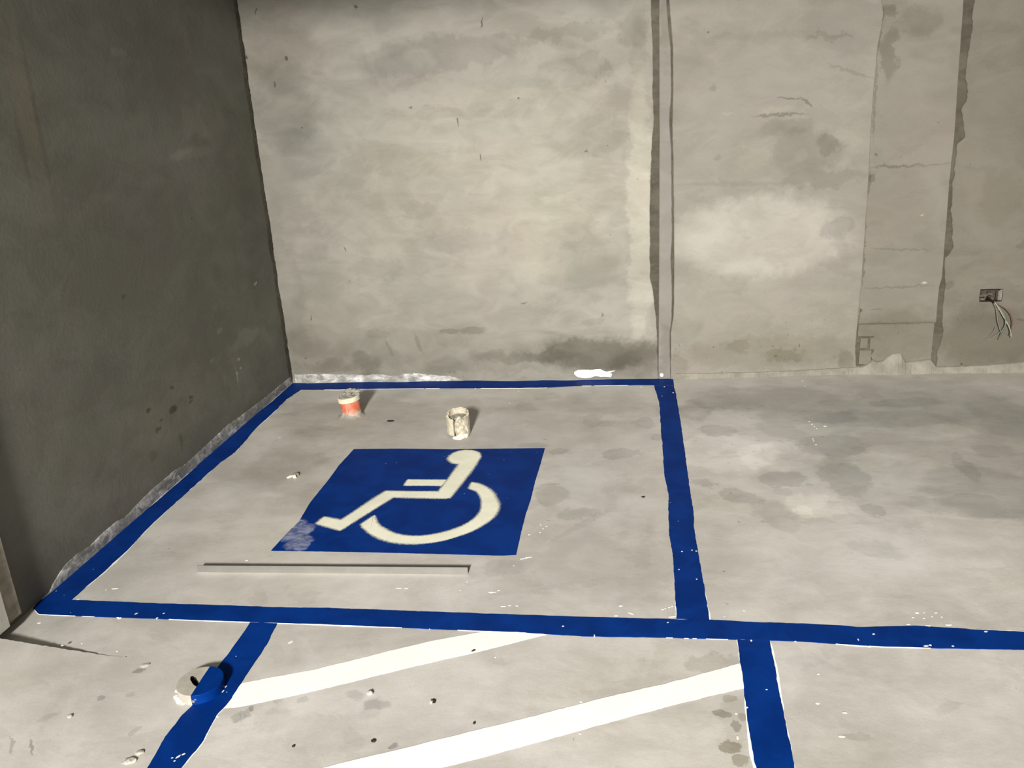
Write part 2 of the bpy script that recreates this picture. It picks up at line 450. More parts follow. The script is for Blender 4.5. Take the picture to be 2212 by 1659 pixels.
SC = [
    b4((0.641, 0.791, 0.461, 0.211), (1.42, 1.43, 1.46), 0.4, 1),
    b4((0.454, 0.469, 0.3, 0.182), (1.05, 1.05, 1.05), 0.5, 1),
    b4((0.66, 1.54, 0.505, 0.356), (0.93, 0.93, 0.93), 0.6, 0),
    b4((0.859, 1.223, 0.175, 0.105), (0.82, 0.82, 0.81), 0.4, 1),
    b4((0.76, 1.343, 0.139, 0.05), (0.86, 0.86, 0.85), 0.4, 1),
    b4((0.973, 1.252, 0.06, 0.051), (0.80, 0.80, 0.78), 0.35, 2),
    b4((0.937, 1.079, 0.212, 0.047), (0.84, 0.84, 0.83), 0.35, 1),
    b4((1.086, 1.292, 0.069, 0.092), (1.06, 1.06, 1.05), 0.4, 1),
    b4((0.58, 1.191, 0.095, 0.056), (1.10, 1.10, 1.08), 0.4, 1),
    b4((0.837, 1.201, 0.037, 0.033), (1.08, 1.08, 1.06), 0.4, 2),
    b4((1.047, 0.822, 0.076, 0.059), (0.80, 0.81, 0.81), 0.4, 1),
    b4((1.065, 0.723, 0.048, 0.045), (0.90, 0.90, 0.91), 0.4, 1),
    b4((0.942, 1.767, 0.107, 0.017), (0.84, 0.84, 0.82), 0.4, 1),
    b5((0.559, 1.786, 0.225, 0.03, 0.034), (0.92, 0.92, 0.91), 0.5, 1),
    b5((1.059, 1.594, 0.116, 0.008, -0.343), (0.84, 0.84, 0.83), 0.5, 2),
    b5((0.723, 1.407, 0.127, 0.007, -0.001), (0.70, 0.69, 0.66), 0.5, 2),  # shadow under a plaster tear, painted as a dark line
    b5((0.765, 1.485, 0.058, 0.005, -0.095), (0.66, 0.65, 0.62), 0.5, 2),
    b5((0.855, 1.459, 0.037, 0.006, -0.527), (0.66, 0.65, 0.62), 0.5, 2),
    b5((0.456, 1.429, 0.023, 0.007, 0.091), (1.14, 1.13, 1.11), 0.5, 2),
    b5((0.71, 1.432, 0.092, 0.018, 0.067), (1.10, 1.10, 1.08), 0.5, 2),  # lit edge of the same tear, painted lighter
    b4((0.386, 1.556, 0.019, 0.016), (0.84, 0.84, 0.83), 0.5, 2),
    b4((0.414, 1.211, 0.021, 0.016), (0.86, 0.86, 0.85), 0.5, 2),
    b5((0.499, 1.072, 0.251, 0.012, -0.04), (0.90, 0.90, 0.90), 0.6, 2),
    b4((0.715, 0.142, 0.506, 0.092), (0.86, 0.85, 0.81), 0.5, 1),  # dirty foot of the column, shade painted in
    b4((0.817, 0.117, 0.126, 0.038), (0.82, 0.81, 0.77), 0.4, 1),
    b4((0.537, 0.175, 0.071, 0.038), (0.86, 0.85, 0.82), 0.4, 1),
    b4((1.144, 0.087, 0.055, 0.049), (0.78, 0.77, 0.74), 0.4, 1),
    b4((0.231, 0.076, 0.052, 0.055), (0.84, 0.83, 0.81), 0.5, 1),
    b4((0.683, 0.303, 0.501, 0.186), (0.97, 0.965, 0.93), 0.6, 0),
]
SD = [
    b4((1.512, 0.506, 0.012, 0.006), 2.0, 0.5, 3),
    b4((1.469, 0.866, 0.009, 0.007), 1.6, 0.5, 2),
    b5((1.192, 1.837, 0.047, 0.01, -1.654), (0.68, 0.67, 0.63), 0.4, 2),
    b5((1.187, 1.737, 0.053, 0.006, -1.616), (0.72, 0.71, 0.67), 0.4, 2),
    b5((1.187, 1.474, 0.21, 0.006, -1.541), (0.78, 0.77, 0.73), 0.5, 2),
    b5((1.191, 1.043, 0.059, 0.008, -1.574), (0.70, 0.69, 0.65), 0.5, 2),
    b5((1.191, 0.678, 0.186, 0.006, -1.555), (0.70, 0.69, 0.65), 0.5, 2),
    b5((1.191, 0.297, 0.092, 0.005, -1.579), (0.66, 0.65, 0.60), 0.5, 2),
    b5((1.317, 1.121, 0.122, 0.007, -0.017), (0.70, 0.69, 0.66), 0.6, 2),
    b5((1.517, 1.121, 0.078, 0.004, 0.029), (0.82, 0.81, 0.79), 0.6, 2),
    b5((1.374, 0.69, 0.152, 0.005, -0.057), (0.82, 0.81, 0.79), 0.6, 2),
    b5((1.385, 0.486, 0.182, 0.006, 0.03), (0.82, 0.81, 0.78), 0.6, 2),
    b5((1.39, 0.286, 0.185, 0.009, 0.008), (0.85, 0.84, 0.81), 0.6, 2),
    b4((1.364, 1.81, 0.097, 0.063), (0.82, 0.81, 0.78), 0.5, 1),
    b4((1.237, 1.659, 0.039, 0.13), (0.76, 0.75, 0.72), 0.5, 1),
    b4((1.231, 1.871, 0.022, 0.042), (0.74, 0.73, 0.69), 0.5, 1),
    b4((1.428, 0.201, 0.265, 0.159), (0.80, 0.79, 0.76), 0.5, 1),  # dirty foot of the infill, shade painted in
    b4((1.206, 1.066, 0.018, 0.019), (0.7, 0.7, 0.66), 0.5, 2),
    b4((1.212, 1.189, 0.011, 0.009), (0.6, 0.6, 0.56), 0.5, 2),
    b4((1.199, 0.36, 0.01, 0.01), (0.55, 0.55, 0.5), 0.5, 2),
    b5((1.284, 0.363, 0.035, 0.006, 0.128), (0.8, 0.8, 0.77), 0.5, 2),
]
SE = [
    b4((1.837, 0.934, 0.111, 0.142), (0.90, 0.89, 0.87), 0.5, 1),
    b4((1.944, 0.693, 0.027, 0.034), (0.84, 0.83, 0.80), 0.5, 1),
    b4((1.878, 0.193, 0.281, 0.157), (0.74, 0.73, 0.70), 0.5, 1),  # dirty foot of the right bay, shade painted in
    b4((1.636, 0.492, 0.028, 0.025), (0.80, 0.79, 0.76), 0.4, 2),
    b5((2.013, 0.291, 0.02, 0.005, -0.148), (0.8, 0.78, 0.74), 0.6, 2),
    b4((1.883, 0.347, 0.162, 0.115), (0.94, 0.94, 0.94), 0.5, 1),
]
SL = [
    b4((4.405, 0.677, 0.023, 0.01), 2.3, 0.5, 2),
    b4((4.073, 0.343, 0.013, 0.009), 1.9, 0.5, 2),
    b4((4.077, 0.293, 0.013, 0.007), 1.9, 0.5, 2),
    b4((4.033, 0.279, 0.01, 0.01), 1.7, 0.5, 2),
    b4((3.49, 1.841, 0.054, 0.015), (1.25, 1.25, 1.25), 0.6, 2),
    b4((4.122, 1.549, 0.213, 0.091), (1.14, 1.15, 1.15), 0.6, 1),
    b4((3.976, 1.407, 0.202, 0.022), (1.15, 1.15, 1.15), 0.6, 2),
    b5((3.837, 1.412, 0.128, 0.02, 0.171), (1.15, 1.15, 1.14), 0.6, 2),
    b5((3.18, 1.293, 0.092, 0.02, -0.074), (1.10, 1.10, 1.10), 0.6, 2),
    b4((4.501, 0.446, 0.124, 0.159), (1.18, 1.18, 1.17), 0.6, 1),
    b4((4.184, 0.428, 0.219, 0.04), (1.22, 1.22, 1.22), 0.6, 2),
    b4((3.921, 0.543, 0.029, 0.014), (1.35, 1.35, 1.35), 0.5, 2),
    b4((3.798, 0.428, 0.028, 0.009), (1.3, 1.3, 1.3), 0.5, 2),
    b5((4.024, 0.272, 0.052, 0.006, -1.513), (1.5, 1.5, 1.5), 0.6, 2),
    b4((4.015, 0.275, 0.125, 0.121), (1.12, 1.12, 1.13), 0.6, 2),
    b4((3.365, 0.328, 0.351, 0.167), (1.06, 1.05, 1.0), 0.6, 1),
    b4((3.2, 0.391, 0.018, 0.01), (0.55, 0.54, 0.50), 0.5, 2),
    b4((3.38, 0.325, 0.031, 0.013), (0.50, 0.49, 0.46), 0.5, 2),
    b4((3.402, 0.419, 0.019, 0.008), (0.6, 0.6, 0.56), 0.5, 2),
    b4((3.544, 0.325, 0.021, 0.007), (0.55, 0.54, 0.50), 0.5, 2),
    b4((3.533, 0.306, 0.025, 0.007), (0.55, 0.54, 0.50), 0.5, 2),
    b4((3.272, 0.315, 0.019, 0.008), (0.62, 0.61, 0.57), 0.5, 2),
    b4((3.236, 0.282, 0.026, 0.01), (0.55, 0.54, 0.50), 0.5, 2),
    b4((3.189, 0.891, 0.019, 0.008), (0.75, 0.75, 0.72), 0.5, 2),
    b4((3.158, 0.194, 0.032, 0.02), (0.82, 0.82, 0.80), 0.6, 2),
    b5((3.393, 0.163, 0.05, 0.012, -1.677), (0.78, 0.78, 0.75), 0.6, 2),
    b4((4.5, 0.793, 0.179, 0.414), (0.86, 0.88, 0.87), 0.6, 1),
    b5((2.9, 1.616, 0.284, 0.012, -1.603), (0.84, 0.83, 0.80), 0.6, 3),  # edge of a cast shadow, painted as a vertical dark band
    b5((2.79, 1.507, 0.154, 0.012, -1.606), (0.88, 0.87, 0.84), 0.6, 3),  # second painted shadow edge
    b5((2.849, 1.626, 0.271, 0.06, -1.621), (1.10, 1.04, 0.98), 0.6, 3),  # warmer band between the two painted shadow edges
]
FLOOR_X, FLOOR_Y = (-2.12, -1.45, -0.8, -0.3, 0.15, 0.7, 1.3, 2.3), (1.5, 1.95, 2.5, 3.1, 3.7, 4.2, 4.72)
ZF = zones(FLOOR_X, FLOOR_Y)
m_floor = floor_material()
m_floor_zones = [floor_material(z) for z in ZF]
ZA = zones((-2.15, -1.55, -1.0, -0.4, 0.2), (-0.02, 0.3, 0.8, 1.3, 2.8))
ZB = zones((0.05, 0.3), (-0.02, 0.5, 2.8))
ZC_ = zones((0.1, 0.65, 1.3), (-0.02, 0.45, 0.95, 1.4, 2.8))
ZD = zones((0.9, 1.9), (-0.02, 0.7, 2.8))
ZE = zones((1.3, 2.5), (-0.02, 0.7, 2.8))
ZL = zones((1.5, 3.2, 4.75), (-0.02, 0.6, 1.2, 2.8))
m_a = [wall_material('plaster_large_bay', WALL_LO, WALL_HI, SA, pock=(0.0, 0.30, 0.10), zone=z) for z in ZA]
m_b = [wall_material('plaster_narrow_strip', (0.202, 0.195, 0.174), (0.238, 0.230, 0.210), SB, zone=z) for z in ZB]
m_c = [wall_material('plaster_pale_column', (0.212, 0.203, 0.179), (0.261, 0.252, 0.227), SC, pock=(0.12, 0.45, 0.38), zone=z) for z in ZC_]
m_d = [wall_material('plaster_infill', (0.179, 0.170, 0.146), (0.215, 0.204, 0.179), SD, pock=(0.1, 0.4, 0.1), zone=z) for z in ZD]
m_e = [wall_material('plaster_right_bay', (0.146, 0.137, 0.114), (0.178, 0.168, 0.143), SE, pock=(0.12, 0.60, 0.30), zone=z) for z in ZE]
m_base = wall_material('bare_cement', (0.069, 0.063, 0.049), (0.111, 0.103, 0.081), [], bump=0.6, cloud=3)
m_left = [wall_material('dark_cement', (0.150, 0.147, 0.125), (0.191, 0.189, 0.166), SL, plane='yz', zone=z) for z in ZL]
m_rest = plain('garage_concrete', (0.40, 0.385, 0.345), 0.9, 0.2, 0.12, 3)
m_brick = plain('cement_brick', (0.189, 0.176, 0.151), 0.9, 0.2, 0.15, 25)
m_fillet = plain('mortar_fillet', (0.230, 0.219, 0.189), 0.9, 0.2, 0.18, 12)

def blue_material():
    M = Mat('blue_road_paint', 0.55, 0.05)
    k = M.noise(7, 6, 0.6, 0.5)
    col = M.mix(M.rng(k, 0.35, 0.65), (0.0008, 0.021, 0.150), (0.0012, 0.030, 0.200))
    dust = M.rng(M.noise(2.5, 7, 0.65), 0.55, 0.75)
    col = M.mix(M.math('MULTIPLY', dust, 0.012), col, (0.30, 0.33, 0.38))
    v = M.node('ShaderNodeTexVoronoi')
    M.put(v.inputs['Vector'], M.pos)
    v.inputs['Scale'].default_value = 42
    sep = M.node('ShaderNodeSeparateColor')
    M.put(sep.inputs[0], v.outputs['Color'])
    keep = M.rng(sep.outputs[0], 0.07, 0.05)
    d = M.rng(v.outputs['Distance'], 0.11, 0.06)
    clump = M.rng(M.noise(3.2, 3), 0.48, 0.58)
    col = M.mix(M.math('MULTIPLY', M.math('MULTIPLY', keep, d), clump), col, (0.45, 0.52, 0.62))
    M.bump(M.noise(55, 5, 0.6), 0.12, 0.006)
    return M, col

def square_material():
    M, col = blue_material()
    M.m.name = 'blue_symbol_paint'
    streak = M.rng(M.noise(34, 6, 0.70, 0.3, stretch=(0.6, 1.0, 1)), 0.36, 0.66)
    m = None
    for spec in ((-1.339, 2.851, 0.073, 0.045, 1.026), (-1.305, 2.775, 0.056, 0.042, 0.947), (-1.285, 2.753, 0.029, 0.04, 0.157), (-1.379, 2.927, 0.041, 0.05, 1.051)):
        b = M.blob('xy', spec[0], spec[1], spec[2], spec[3], spec[4], 0.22, 2)
        m = b if m is None else M.math('MAXIMUM', m, b)
    col = M.mix(M.math('MULTIPLY', m, M.math('ADD', M.math('MULTIPLY', streak, 0.26), 0.12)), col, (0.66, 0.70, 0.78))
    return M.done(col)

_M, _c = blue_material()
m_blue = _M.done(_c)
m_white = None
def white_material(name, c, rough=0.55):
    M = Mat(name, rough, 0.35)
    k = M.noise(9, 6, 0.6)
    col = M.mix(M.rng(k, 0.35, 0.65), tuple(x * 0.95 for x in c), c)
    g = M.rng(M.noise(75, 4, 0.6), 0.62, 0.72)
    col = M.mix(M.math('MULTIPLY', g, 0.10), col, (0.45, 0.43, 0.39))
    M.bump(M.noise(60, 5, 0.6), 0.15, 0.006)
    return M.done(col)
m_white = white_material('white_road_paint', (0.92, 0.91, 0.885))
m_fleck = white_material('white_fleck_paint', (0.74, 0.72, 0.66))

def spray_material():
    M = Mat('cream_stencil_paint', 0.5, 0.35)
    at = M.node('ShaderNodeAttribute', attribute_name='cover').outputs['Fac']
    n = M.noise(130, 5, 0.7)
    f = M.math('ADD', at, M.math('MULTIPLY', M.math('SUBTRACT', n, 0.5), 0.9))
    f = M.rng(f, 0.12, 1.0)
    cream = M.mix(M.rng(M.noise(10, 5), 0.35, 0.65), (0.78, 0.78, 0.64), (0.86, 0.855, 0.72))
    M.put(M.b.inputs['Alpha'], f)
    return M.done(cream)
m_cream = spray_material()

def residue_material(name='residue', axis='y'):
    """thin, streaky whitish film over dark cement"""
    M = Mat(name, 0.5, 0.4)
    st = (1, 0.8, 1.4) if axis == 'y' else (0.7, 1, 1.4)
    a = M.rng(M.noise(17, 7, 0.70, 0.5, stretch=st), 0.38, 0.70)
    b = M.rng(M.noise(6, 5, 0.6, 0.4), 0.38, 0.62)
    f = M.math('MULTIPLY', a, M.math('ADD', M.math('MULTIPLY', b, 0.75), 0.25))
    col = M.mix(f, (0.20, 0.197, 0.18), (0.78, 0.78, 0.79))
    M.bump(a, 0.3, 0.004)
    return M.done(col)
m_film_left = residue_material('whitish_film_left', 'y')
m_film_back = residue_material('whitish_film_back', 'x')

def dusty_orange():
    M = Mat('orange_plastic', 0.55, 0.35)
    col = M.mix(M.rng(M.noise(14, 5), 0.3, 0.7), (0.50, 0.105, 0.045), (0.58, 0.15, 0.075))
    sx = M.node('ShaderNodeSeparateXYZ')
    M.put(sx.inputs[0], M.pos)
    low = M.rng(sx.outputs[2], 0.055, 0.005)
    patch = M.rng(M.noise(26, 6, 0.65, 0.8), 0.42, 0.58)
    f = M.math('ADD', M.math('MULTIPLY', low, M.math('ADD', M.math('MULTIPLY', patch, 0.9), 0.15)),
               M.math('MULTIPLY', patch, 0.22), clamp=True)
    drip = M.blob('xz', -0.008, 0.035, 0.004, 0.045, 0.12, 0.5, 3)
    f = M.math('MAXIMUM', f, M.math('MULTIPLY', drip, 0.6))
    col = M.mix(f, col, (0.44, 0.40, 0.34))
    M.bump(patch, 0.3, 0.004)
    return M.done(col)
m_orange = dusty_orange()
m_collar = plain('cream_plastic', (0.62, 0.58, 0.45), 0.5, 0.35, 0.12, 30)
m_mortar = plain('grey_mortar', (0.297, 0.286, 0.249), 0.95, 0.15, 0.25, 40)
m_foot = plain('floor_mortar', (0.312, 0.297, 0.267), 0.9, 0.2, 0.15, 18)
m_shell = plain('chalky_pipe', (0.443, 0.407, 0.327), 0.8, 0.2, 0.22, 40)
m_chalk = plain('white_mortar', (0.70, 0.66, 0.58), 0.9, 0.2, 0.12, 40)
m_capcream = plain('bare_cap_plastic', (0.372, 0.354, 0.310), 0.6, 0.3, 0.12, 25)
m_dark = plain('near_black', (0.014, 0.011, 0.007), 0.95, 0.1, 0.3, 60)
m_chip = plain('dark_chip', (0.030, 0.024, 0.016), 0.9, 0.2, 0.3, 80)
m_alu = plain('dull_aluminium', (0.43, 0.43, 0.415), 0.38, 0.5, 0.05, 20, metal=0.9)
m_boxdust = plain('dusty_box_filling', (0.10, 0.088, 0.072), 0.9, 0.2, 0.4, 60)
m_box = plain('rusty_steel_box', (0.055, 0.045, 0.037), 0.55, 0.4, 0.5, 60, metal=0.3)
m_grey_wire = plain('grey_wire_jacket', (0.158, 0.161, 0.135), 0.5, 0.3, 0.1)
m_green_wire = plain('green_wire_jacket', (0.096, 0.128, 0.092), 0.5, 0.3, 0.15)
m_red_wire = plain('red_wire_jacket', (0.150, 0.083, 0.064), 0.5, 0.3, 0.1)
m_white_wire = plain('white_wire_jacket', (0.304, 0.292, 0.248), 0.5, 0.3, 0.1)
m_stone = plain('pale_pebble', (0.407, 0.389, 0.354), 0.9, 0.2, 0.15, 60)
m_greystone = plain('grey_pebble', (0.20, 0.185, 0.155), 0.9, 0.2, 0.2, 60)
m_post = plain('pale_post_plaster', (0.60, 0.585, 0.55), 0.85, 0.2, 0.12, 14)
m_postdark = plain('brown_grey_plaster', (0.33, 0.305, 0.25), 0.9, 0.2, 0.25, 20)

# ------------------------------------------------------------------ object helpers
def link(name, bm, mat=None, parent=None, smooth=False):
    bmesh.ops.recalc_face_normals(bm, faces=bm.faces)
    me = bpy.data.meshes.new(name)
    bm.to_mesh(me)
    bm.free()
    if smooth:
        for p in me.polygons:
            p.use_smooth = True
    if mat:
        me.materials.append(mat)
    o = bpy.data.objects.new(name, me)
    COL.objects.link(o)
    if parent:
        o.parent = parent
    return o

def zone_slots(o, mats, Z, i, j, rest=None):
    """one material slot per zone, each face taking the zone its middle lies in"""
    me = o.data
    me.materials.clear()
    for m in mats:
        me.materials.append(m)
    if rest:
        me.materials.append(rest)
    for p in me.polygons:
        c = p.center
        k = [q for q, z in enumerate(Z) if z[0] <= c[i] <= z[1] and z[2] <= c[j] <= z[3]]
        p.material_index = k[0] if k else (len(mats) if rest else 0)
    return o

def structure(o):
    o['kind'] = 'structure'
    return o

def tag(o, label, cat, group=None):
    o['label'] = label
    o['category'] = cat
    if group:
        o['group'] = group
    return o

def thing(name, loc, label, cat, group=None, rot=(0, 0, 0)):
    o = bpy.data.objects.new(name, None)
    o.empty_display_size = 0.05
    o.location = loc
    o.rotation_euler = rot
    COL.objects.link(o)
    return tag(o, label, cat, group)

def add_box(bm, x0, x1, y0, y1, z0, z1):
    v = [bm.verts.new(p) for p in ((x0, y0, z0), (x1, y0, z0), (x1, y1, z0), (x0, y1, z0),
                                   (x0, y0, z1), (x1, y0, z1), (x1, y1, z1), (x0, y1, z1))]
    for f in ((0, 3, 2, 1), (4, 5, 6, 7), (0, 1, 5, 4), (1, 2, 6, 5), (2, 3, 7, 6), (3, 0, 4, 7)):
        bm.faces.new([v[i] for i in f])
    return v

def resample(pl, n):
    P_ = [Vector(p) for p in pl]
    L = [0]
    for a, b in zip(P_, P_[1:]):
        L.append(L[-1] + (b - a).length)
    out = []
    j = 0
    for i in range(n):
        s = L[-1] * i / (n - 1)
        while j < len(P_) - 2 and L[j + 1] < s:
            j += 1
        t = (s - L[j]) / max(1e-9, L[j + 1] - L[j])
        out.append(P_[j].lerp(P_[j + 1], min(1, max(0, t))))
    return out

def wob(x, seed):
    return noise.noise(Vector((x, seed * 7.31, seed * 1.7)))

def ribbon(name, A, B, z, mat, parent=None, jit=0.0025, grow=0.0, step=0.012, seed=1, prim=False):
    """flat coat of paint between two edges on the floor, its rims slightly uneven"""
    n = max(8, int(sum((Vector(b) - Vector(a)).length for a, b in zip(A, A[1:])) / step))
    a, b = resample(A, n), resample(B, n)
    bm = bmesh.new()
    rows = []
    for i in range(n):
        d = (a[i] - b[i]).normalized()
        s = i * step
        ja = wob(s * 18, seed) * jit + wob(s * 70, seed + 3) * jit * 0.7
        jb = wob(s * 18, seed + 9) * jit + wob(s * 70, seed + 13) * jit * 0.7
        if prim:
            ja = grow * max(-0.3, wob(s * 3.1, seed + 20) * 1.8 + wob(s * 28, seed + 21) * 0.5 - 0.10)
            jb = grow * max(-0.3, wob(s * 3.1, seed + 30) * 1.8 + wob(s * 28, seed + 31) * 0.5 - 0.10)
        pa, pb = a[i] + d * ja, b[i] - d * jb
        rows.append([bm.verts.new((pa.x, pa.y, 0)), bm.verts.new((pa.x, pa.y, z)),
                     bm.verts.new((pb.x, pb.y, z)), bm.verts.new((pb.x, pb.y, 0))])
    for r, q in zip(rows, rows[1:]):
        for k in range(4):
            bm.faces.new((r[k], r[(k + 1) % 4], q[(k + 1) % 4], q[k]))
    bm.faces.new(rows[0])
    bm.faces.new(rows[-1][::-1])
    return link(name, bm, mat, parent)

def rough_blob(bm, c, rad, seed, amp=0.35, sub=2, freq=1.6):
    """a lumpy stone or mortar clod"""
    g = bmesh.ops.create_icosphere(bm, subdivisions=sub, radius=1.0)
    for v in g['verts']:
        n = v.co.normalized()
        k = 1 + amp * noise.noise(n * freq + Vector((seed * 3.7, seed, -seed))) \
            + amp * 0.5 * noise.noise(n * freq * 2.7 + Vector((seed, 5.0, seed * 2)))
        v.co = Vector((c[0] + n.x * rad[0] * k, c[1] + n.y * rad[1] * k, c[2] + n.z * rad[2] * k))

def tube(bm, path, r, seg=8):
    rings = []
    for i, p in enumerate(path):
        d = (path[min(i + 1, len(path) - 1)] - path[max(i - 1, 0)]).normalized()
        u_ = d.orthogonal().normalized()
        if rings:
            u_ = (last - d * last.dot(d)).normalized()
        last = u_
        w_ = d.cross(u_)
        rr = r[i] if isinstance(r, list) else r
        rings.append([bm.verts.new(p + (u_ * math.cos(a) + w_ * math.sin(a)) * rr)
                      for a in (2 * math.pi * k / seg for k in range(seg))])
    for a, b in zip(rings, rings[1:]):
        for k in range(seg):
            bm.faces.new((a[k], a[(k + 1) % seg], b[(k + 1) % seg], b[k]))
    bm.faces.new(rings[0][::-1])
    bm.faces.new(rings[-1])

def smooth_path(pts, n=24):
    P_ = [Vector(p) for p in pts]
    P_ = [2 * P_[0] - P_[1]] + P_ + [2 * P_[-1] - P_[-2]]
    out = []
    m = len(P_) - 3
    for i in range(n):
        s = i / (n - 1) * m
        k = min(int(s), m - 1)
        t = s - k
        a, b, c, d = P_[k:k + 4]
        out.append(0.5 * ((2 * b) + (c - a) * t + (2 * a - 5 * b + 4 * c - d) * t * t + (3 * b - a - 3 * c + d) * t ** 3))
    return out

def loops_to_mesh(bm, rings, close=False):
    """rings: lists of points; joins neighbours with quads"""
    V = [[bm.verts.new(p) for p in r] for r in rings]
    for a, b in zip(V, V[1:]):
        n = len(a)
        for k in range(n if close else n - 1):
            bm.faces.new((a[k], a[(k + 1) % n], b[(k + 1) % n], b[k]))
    return V

# ------------------------------------------------------------------ room shell
XL, XR, YB, YF, ZC = -2.09, 9.0, 4.69, -9.0, 4.4

def wall_y(x):
    return YB + 0.065 * min(max((x - 0.15) / 1.05, 0), 1)

bm = bmesh.new()
gx = [XL - 0.25] + list(FLOOR_X) + [XR]
gy = [YF] + list(FLOOR_Y) + [YB + 0.3]
V = [[bm.verts.new((x, y, 0)) for y in gy] for x in gx]
for a, b in zip(V, V[1:]):
    for k in range(len(gy) - 1):
        bm.faces.new((a[k], b[k], b[k + 1], a[k + 1]))
add_box(bm, XL - 0.25, XR, YF, YB + 0.3, -0.2, -0.012)
floor = structure(link('floor', bm, m_floor))
zone_slots(floor, m_floor_zones, ZF, 0, 1, m_floor)

# the thicker screed of the aisle ends in a broken lip beside the left wall
LIP = [(XL - 0.02, 2.083, 0.040), (-2.037, 2.079, 0.036), (-1.936, 2.073, 0.027), (-1.837, 2.067, 0.018), (-1.741, 2.063, 0.009), (-1.645, 2.059, 0.001), (-1.59, 2.056, 0.0)]
bm = bmesh.new()
rows = []
for i, p in enumerate(resample(LIP, 90)):
    h = p.z
    j = wob(i * 0.45, 4) * 0.0022 + wob(i * 1.9, 5) * 0.0018
    col = [(p.x, p.y + j, -0.01), (p.x, p.y + j, max(0.0, h - 0.004)), (p.x, p.y + j - 0.004, h)]
    for k in range(1, 13):
        t = k / 12
        y = p.y + j - 0.004 - 1.35 * t
        col.append((p.x - 0.0 * t, y, h * (1 - t) ** 1.3 + 0.0002 * (1 - t) - 0.0004 * t))
    rows.append(col)
loops_to_mesh(bm, rows)
screed = link('screed_lip', bm, m_floor, floor)
zone_slots(screed, m_floor_zones, ZF, 0, 1, m_floor)

bm = bmesh.new()
add_box(bm, XL - 0.25, XR, YF, YB + 0.3, ZC, ZC + 0.2)
structure(link('ceiling', bm, m_rest))
# unseen downstand beam, added above the frame to shade the wall top
bm = bmesh.new()
add_box(bm, XL - 0.1, XR + 0.05, 1.6, 2.0, 2.61, ZC + 0.01)
structure(link('shade_beam', bm, m_rest))
bm = bmesh.new()
add_box(bm, XR, XR + 0.2, YF, YB + 0.3, 0, ZC)
structure(link('wall_right', bm, m_rest))
bm = bmesh.new()
add_box(bm, XL - 0.25, XR + 0.2, YF - 0.2, YF, 0, ZC)
structure(link('wall_rear', bm, m_rest))

# left wall: a sheet of dark render, a little uneven
bm = bmesh.new()
NY, NZ = 90, 30
rings = []
for i in range(NY + 1):
    y = -9.0 + (YB + 9.0) * i / NY
    rings.append([(XL + 0.004 * noise.noise(Vector((y * 1.1, ZC * k / NZ * 1.1, 3))), y, ZC * k / NZ) for k in range(NZ + 1)])
loops_to_mesh(bm, rings)
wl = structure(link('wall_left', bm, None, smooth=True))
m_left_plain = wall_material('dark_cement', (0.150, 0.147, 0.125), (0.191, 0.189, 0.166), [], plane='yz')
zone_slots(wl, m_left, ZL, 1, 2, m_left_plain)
# the rough vertical seam in the corner
bm = bmesh.new()
rings = []
for k in range(140):
    z = ZC * k / 139
    w_ = 0.030 + 0.012 * wob(z * 4, 3) + 0.008 * wob(z * 17, 8)
    d_ = 0.003 + 0.002 * wob(z * 9, 6)
    rings.append([(XL - 0.004, YB - w_ * 2.0, z), (XL + d_ * 0.5, YB - w_, z), (XL + d_, YB - 0.012, z), (XL + d_ + 0.002, YB + 0.01, z)])
loops_to_mesh(bm, rings)
link('corner_seam', bm, m_base, wl)

# plaster-faced post at the far left, its plaster ending above the lower bay floor
post = structure(thing('trim_1', (0, 0, 0), 'x', 'x'))
for k in ('label', 'category'):
    del post[k]
bm = bmesh.new()
add_box(bm, XL - 0.01, XL + 0.030, 1.0, 2.213, 0.036, ZC)
link('edge_plaster', bm, m_postdark, post)
bm = bmesh.new()
add_box(bm, XL - 0.01, XL + 0.041, 1.0, 2.142, 0.034, ZC)
link('face_plaster', bm, m_post, post)

# ------------------------------------------------------------------ back wall: bare cement with plaster fields
(HX0, HZ0), (HX1, HZ1) = (1.797, 0.395), (1.909, 0.463)
bm = bmesh.new()
TH = 0.008
def wall_quad(x0, x1, z0, z1, off):
    xs = [x0] + [x for x in (0.15, 1.2) if x0 < x < x1] + [x1]
    for a, b in zip(xs, xs[1:]):
        f = [bm.verts.new((x, wall_y(x) + off, z)) for x, z in ((a, z0), (b, z0), (b, z1), (a, z1))]
        bm.faces.new(f)
wall_quad(XL - 0.2, HX0, 0, ZC, TH)
wall_quad(HX1, XR, 0, ZC, TH)
wall_quad(HX0, HX1, 0, HZ0, TH)
wall_quad(HX0, HX1, HZ1, ZC, TH)
wb = structure(link('wall_back', bm, m_base))

def edge_fn(pl):
    """x on a wall edge as a function of height, run straight on beyond both ends"""
    q = sorted([(p[1], p[0]) for p in pl])
    def f(z):
        if z <= q[0][0]:
            return q[0][1]
        for a, b in zip(q, q[1:]):
            if z <= b[0]:
                return a[1] + (b[1] - a[1]) * (z - a[0]) / max(1e-6, b[0] - a[0])
        return q[-1][1]
    return f

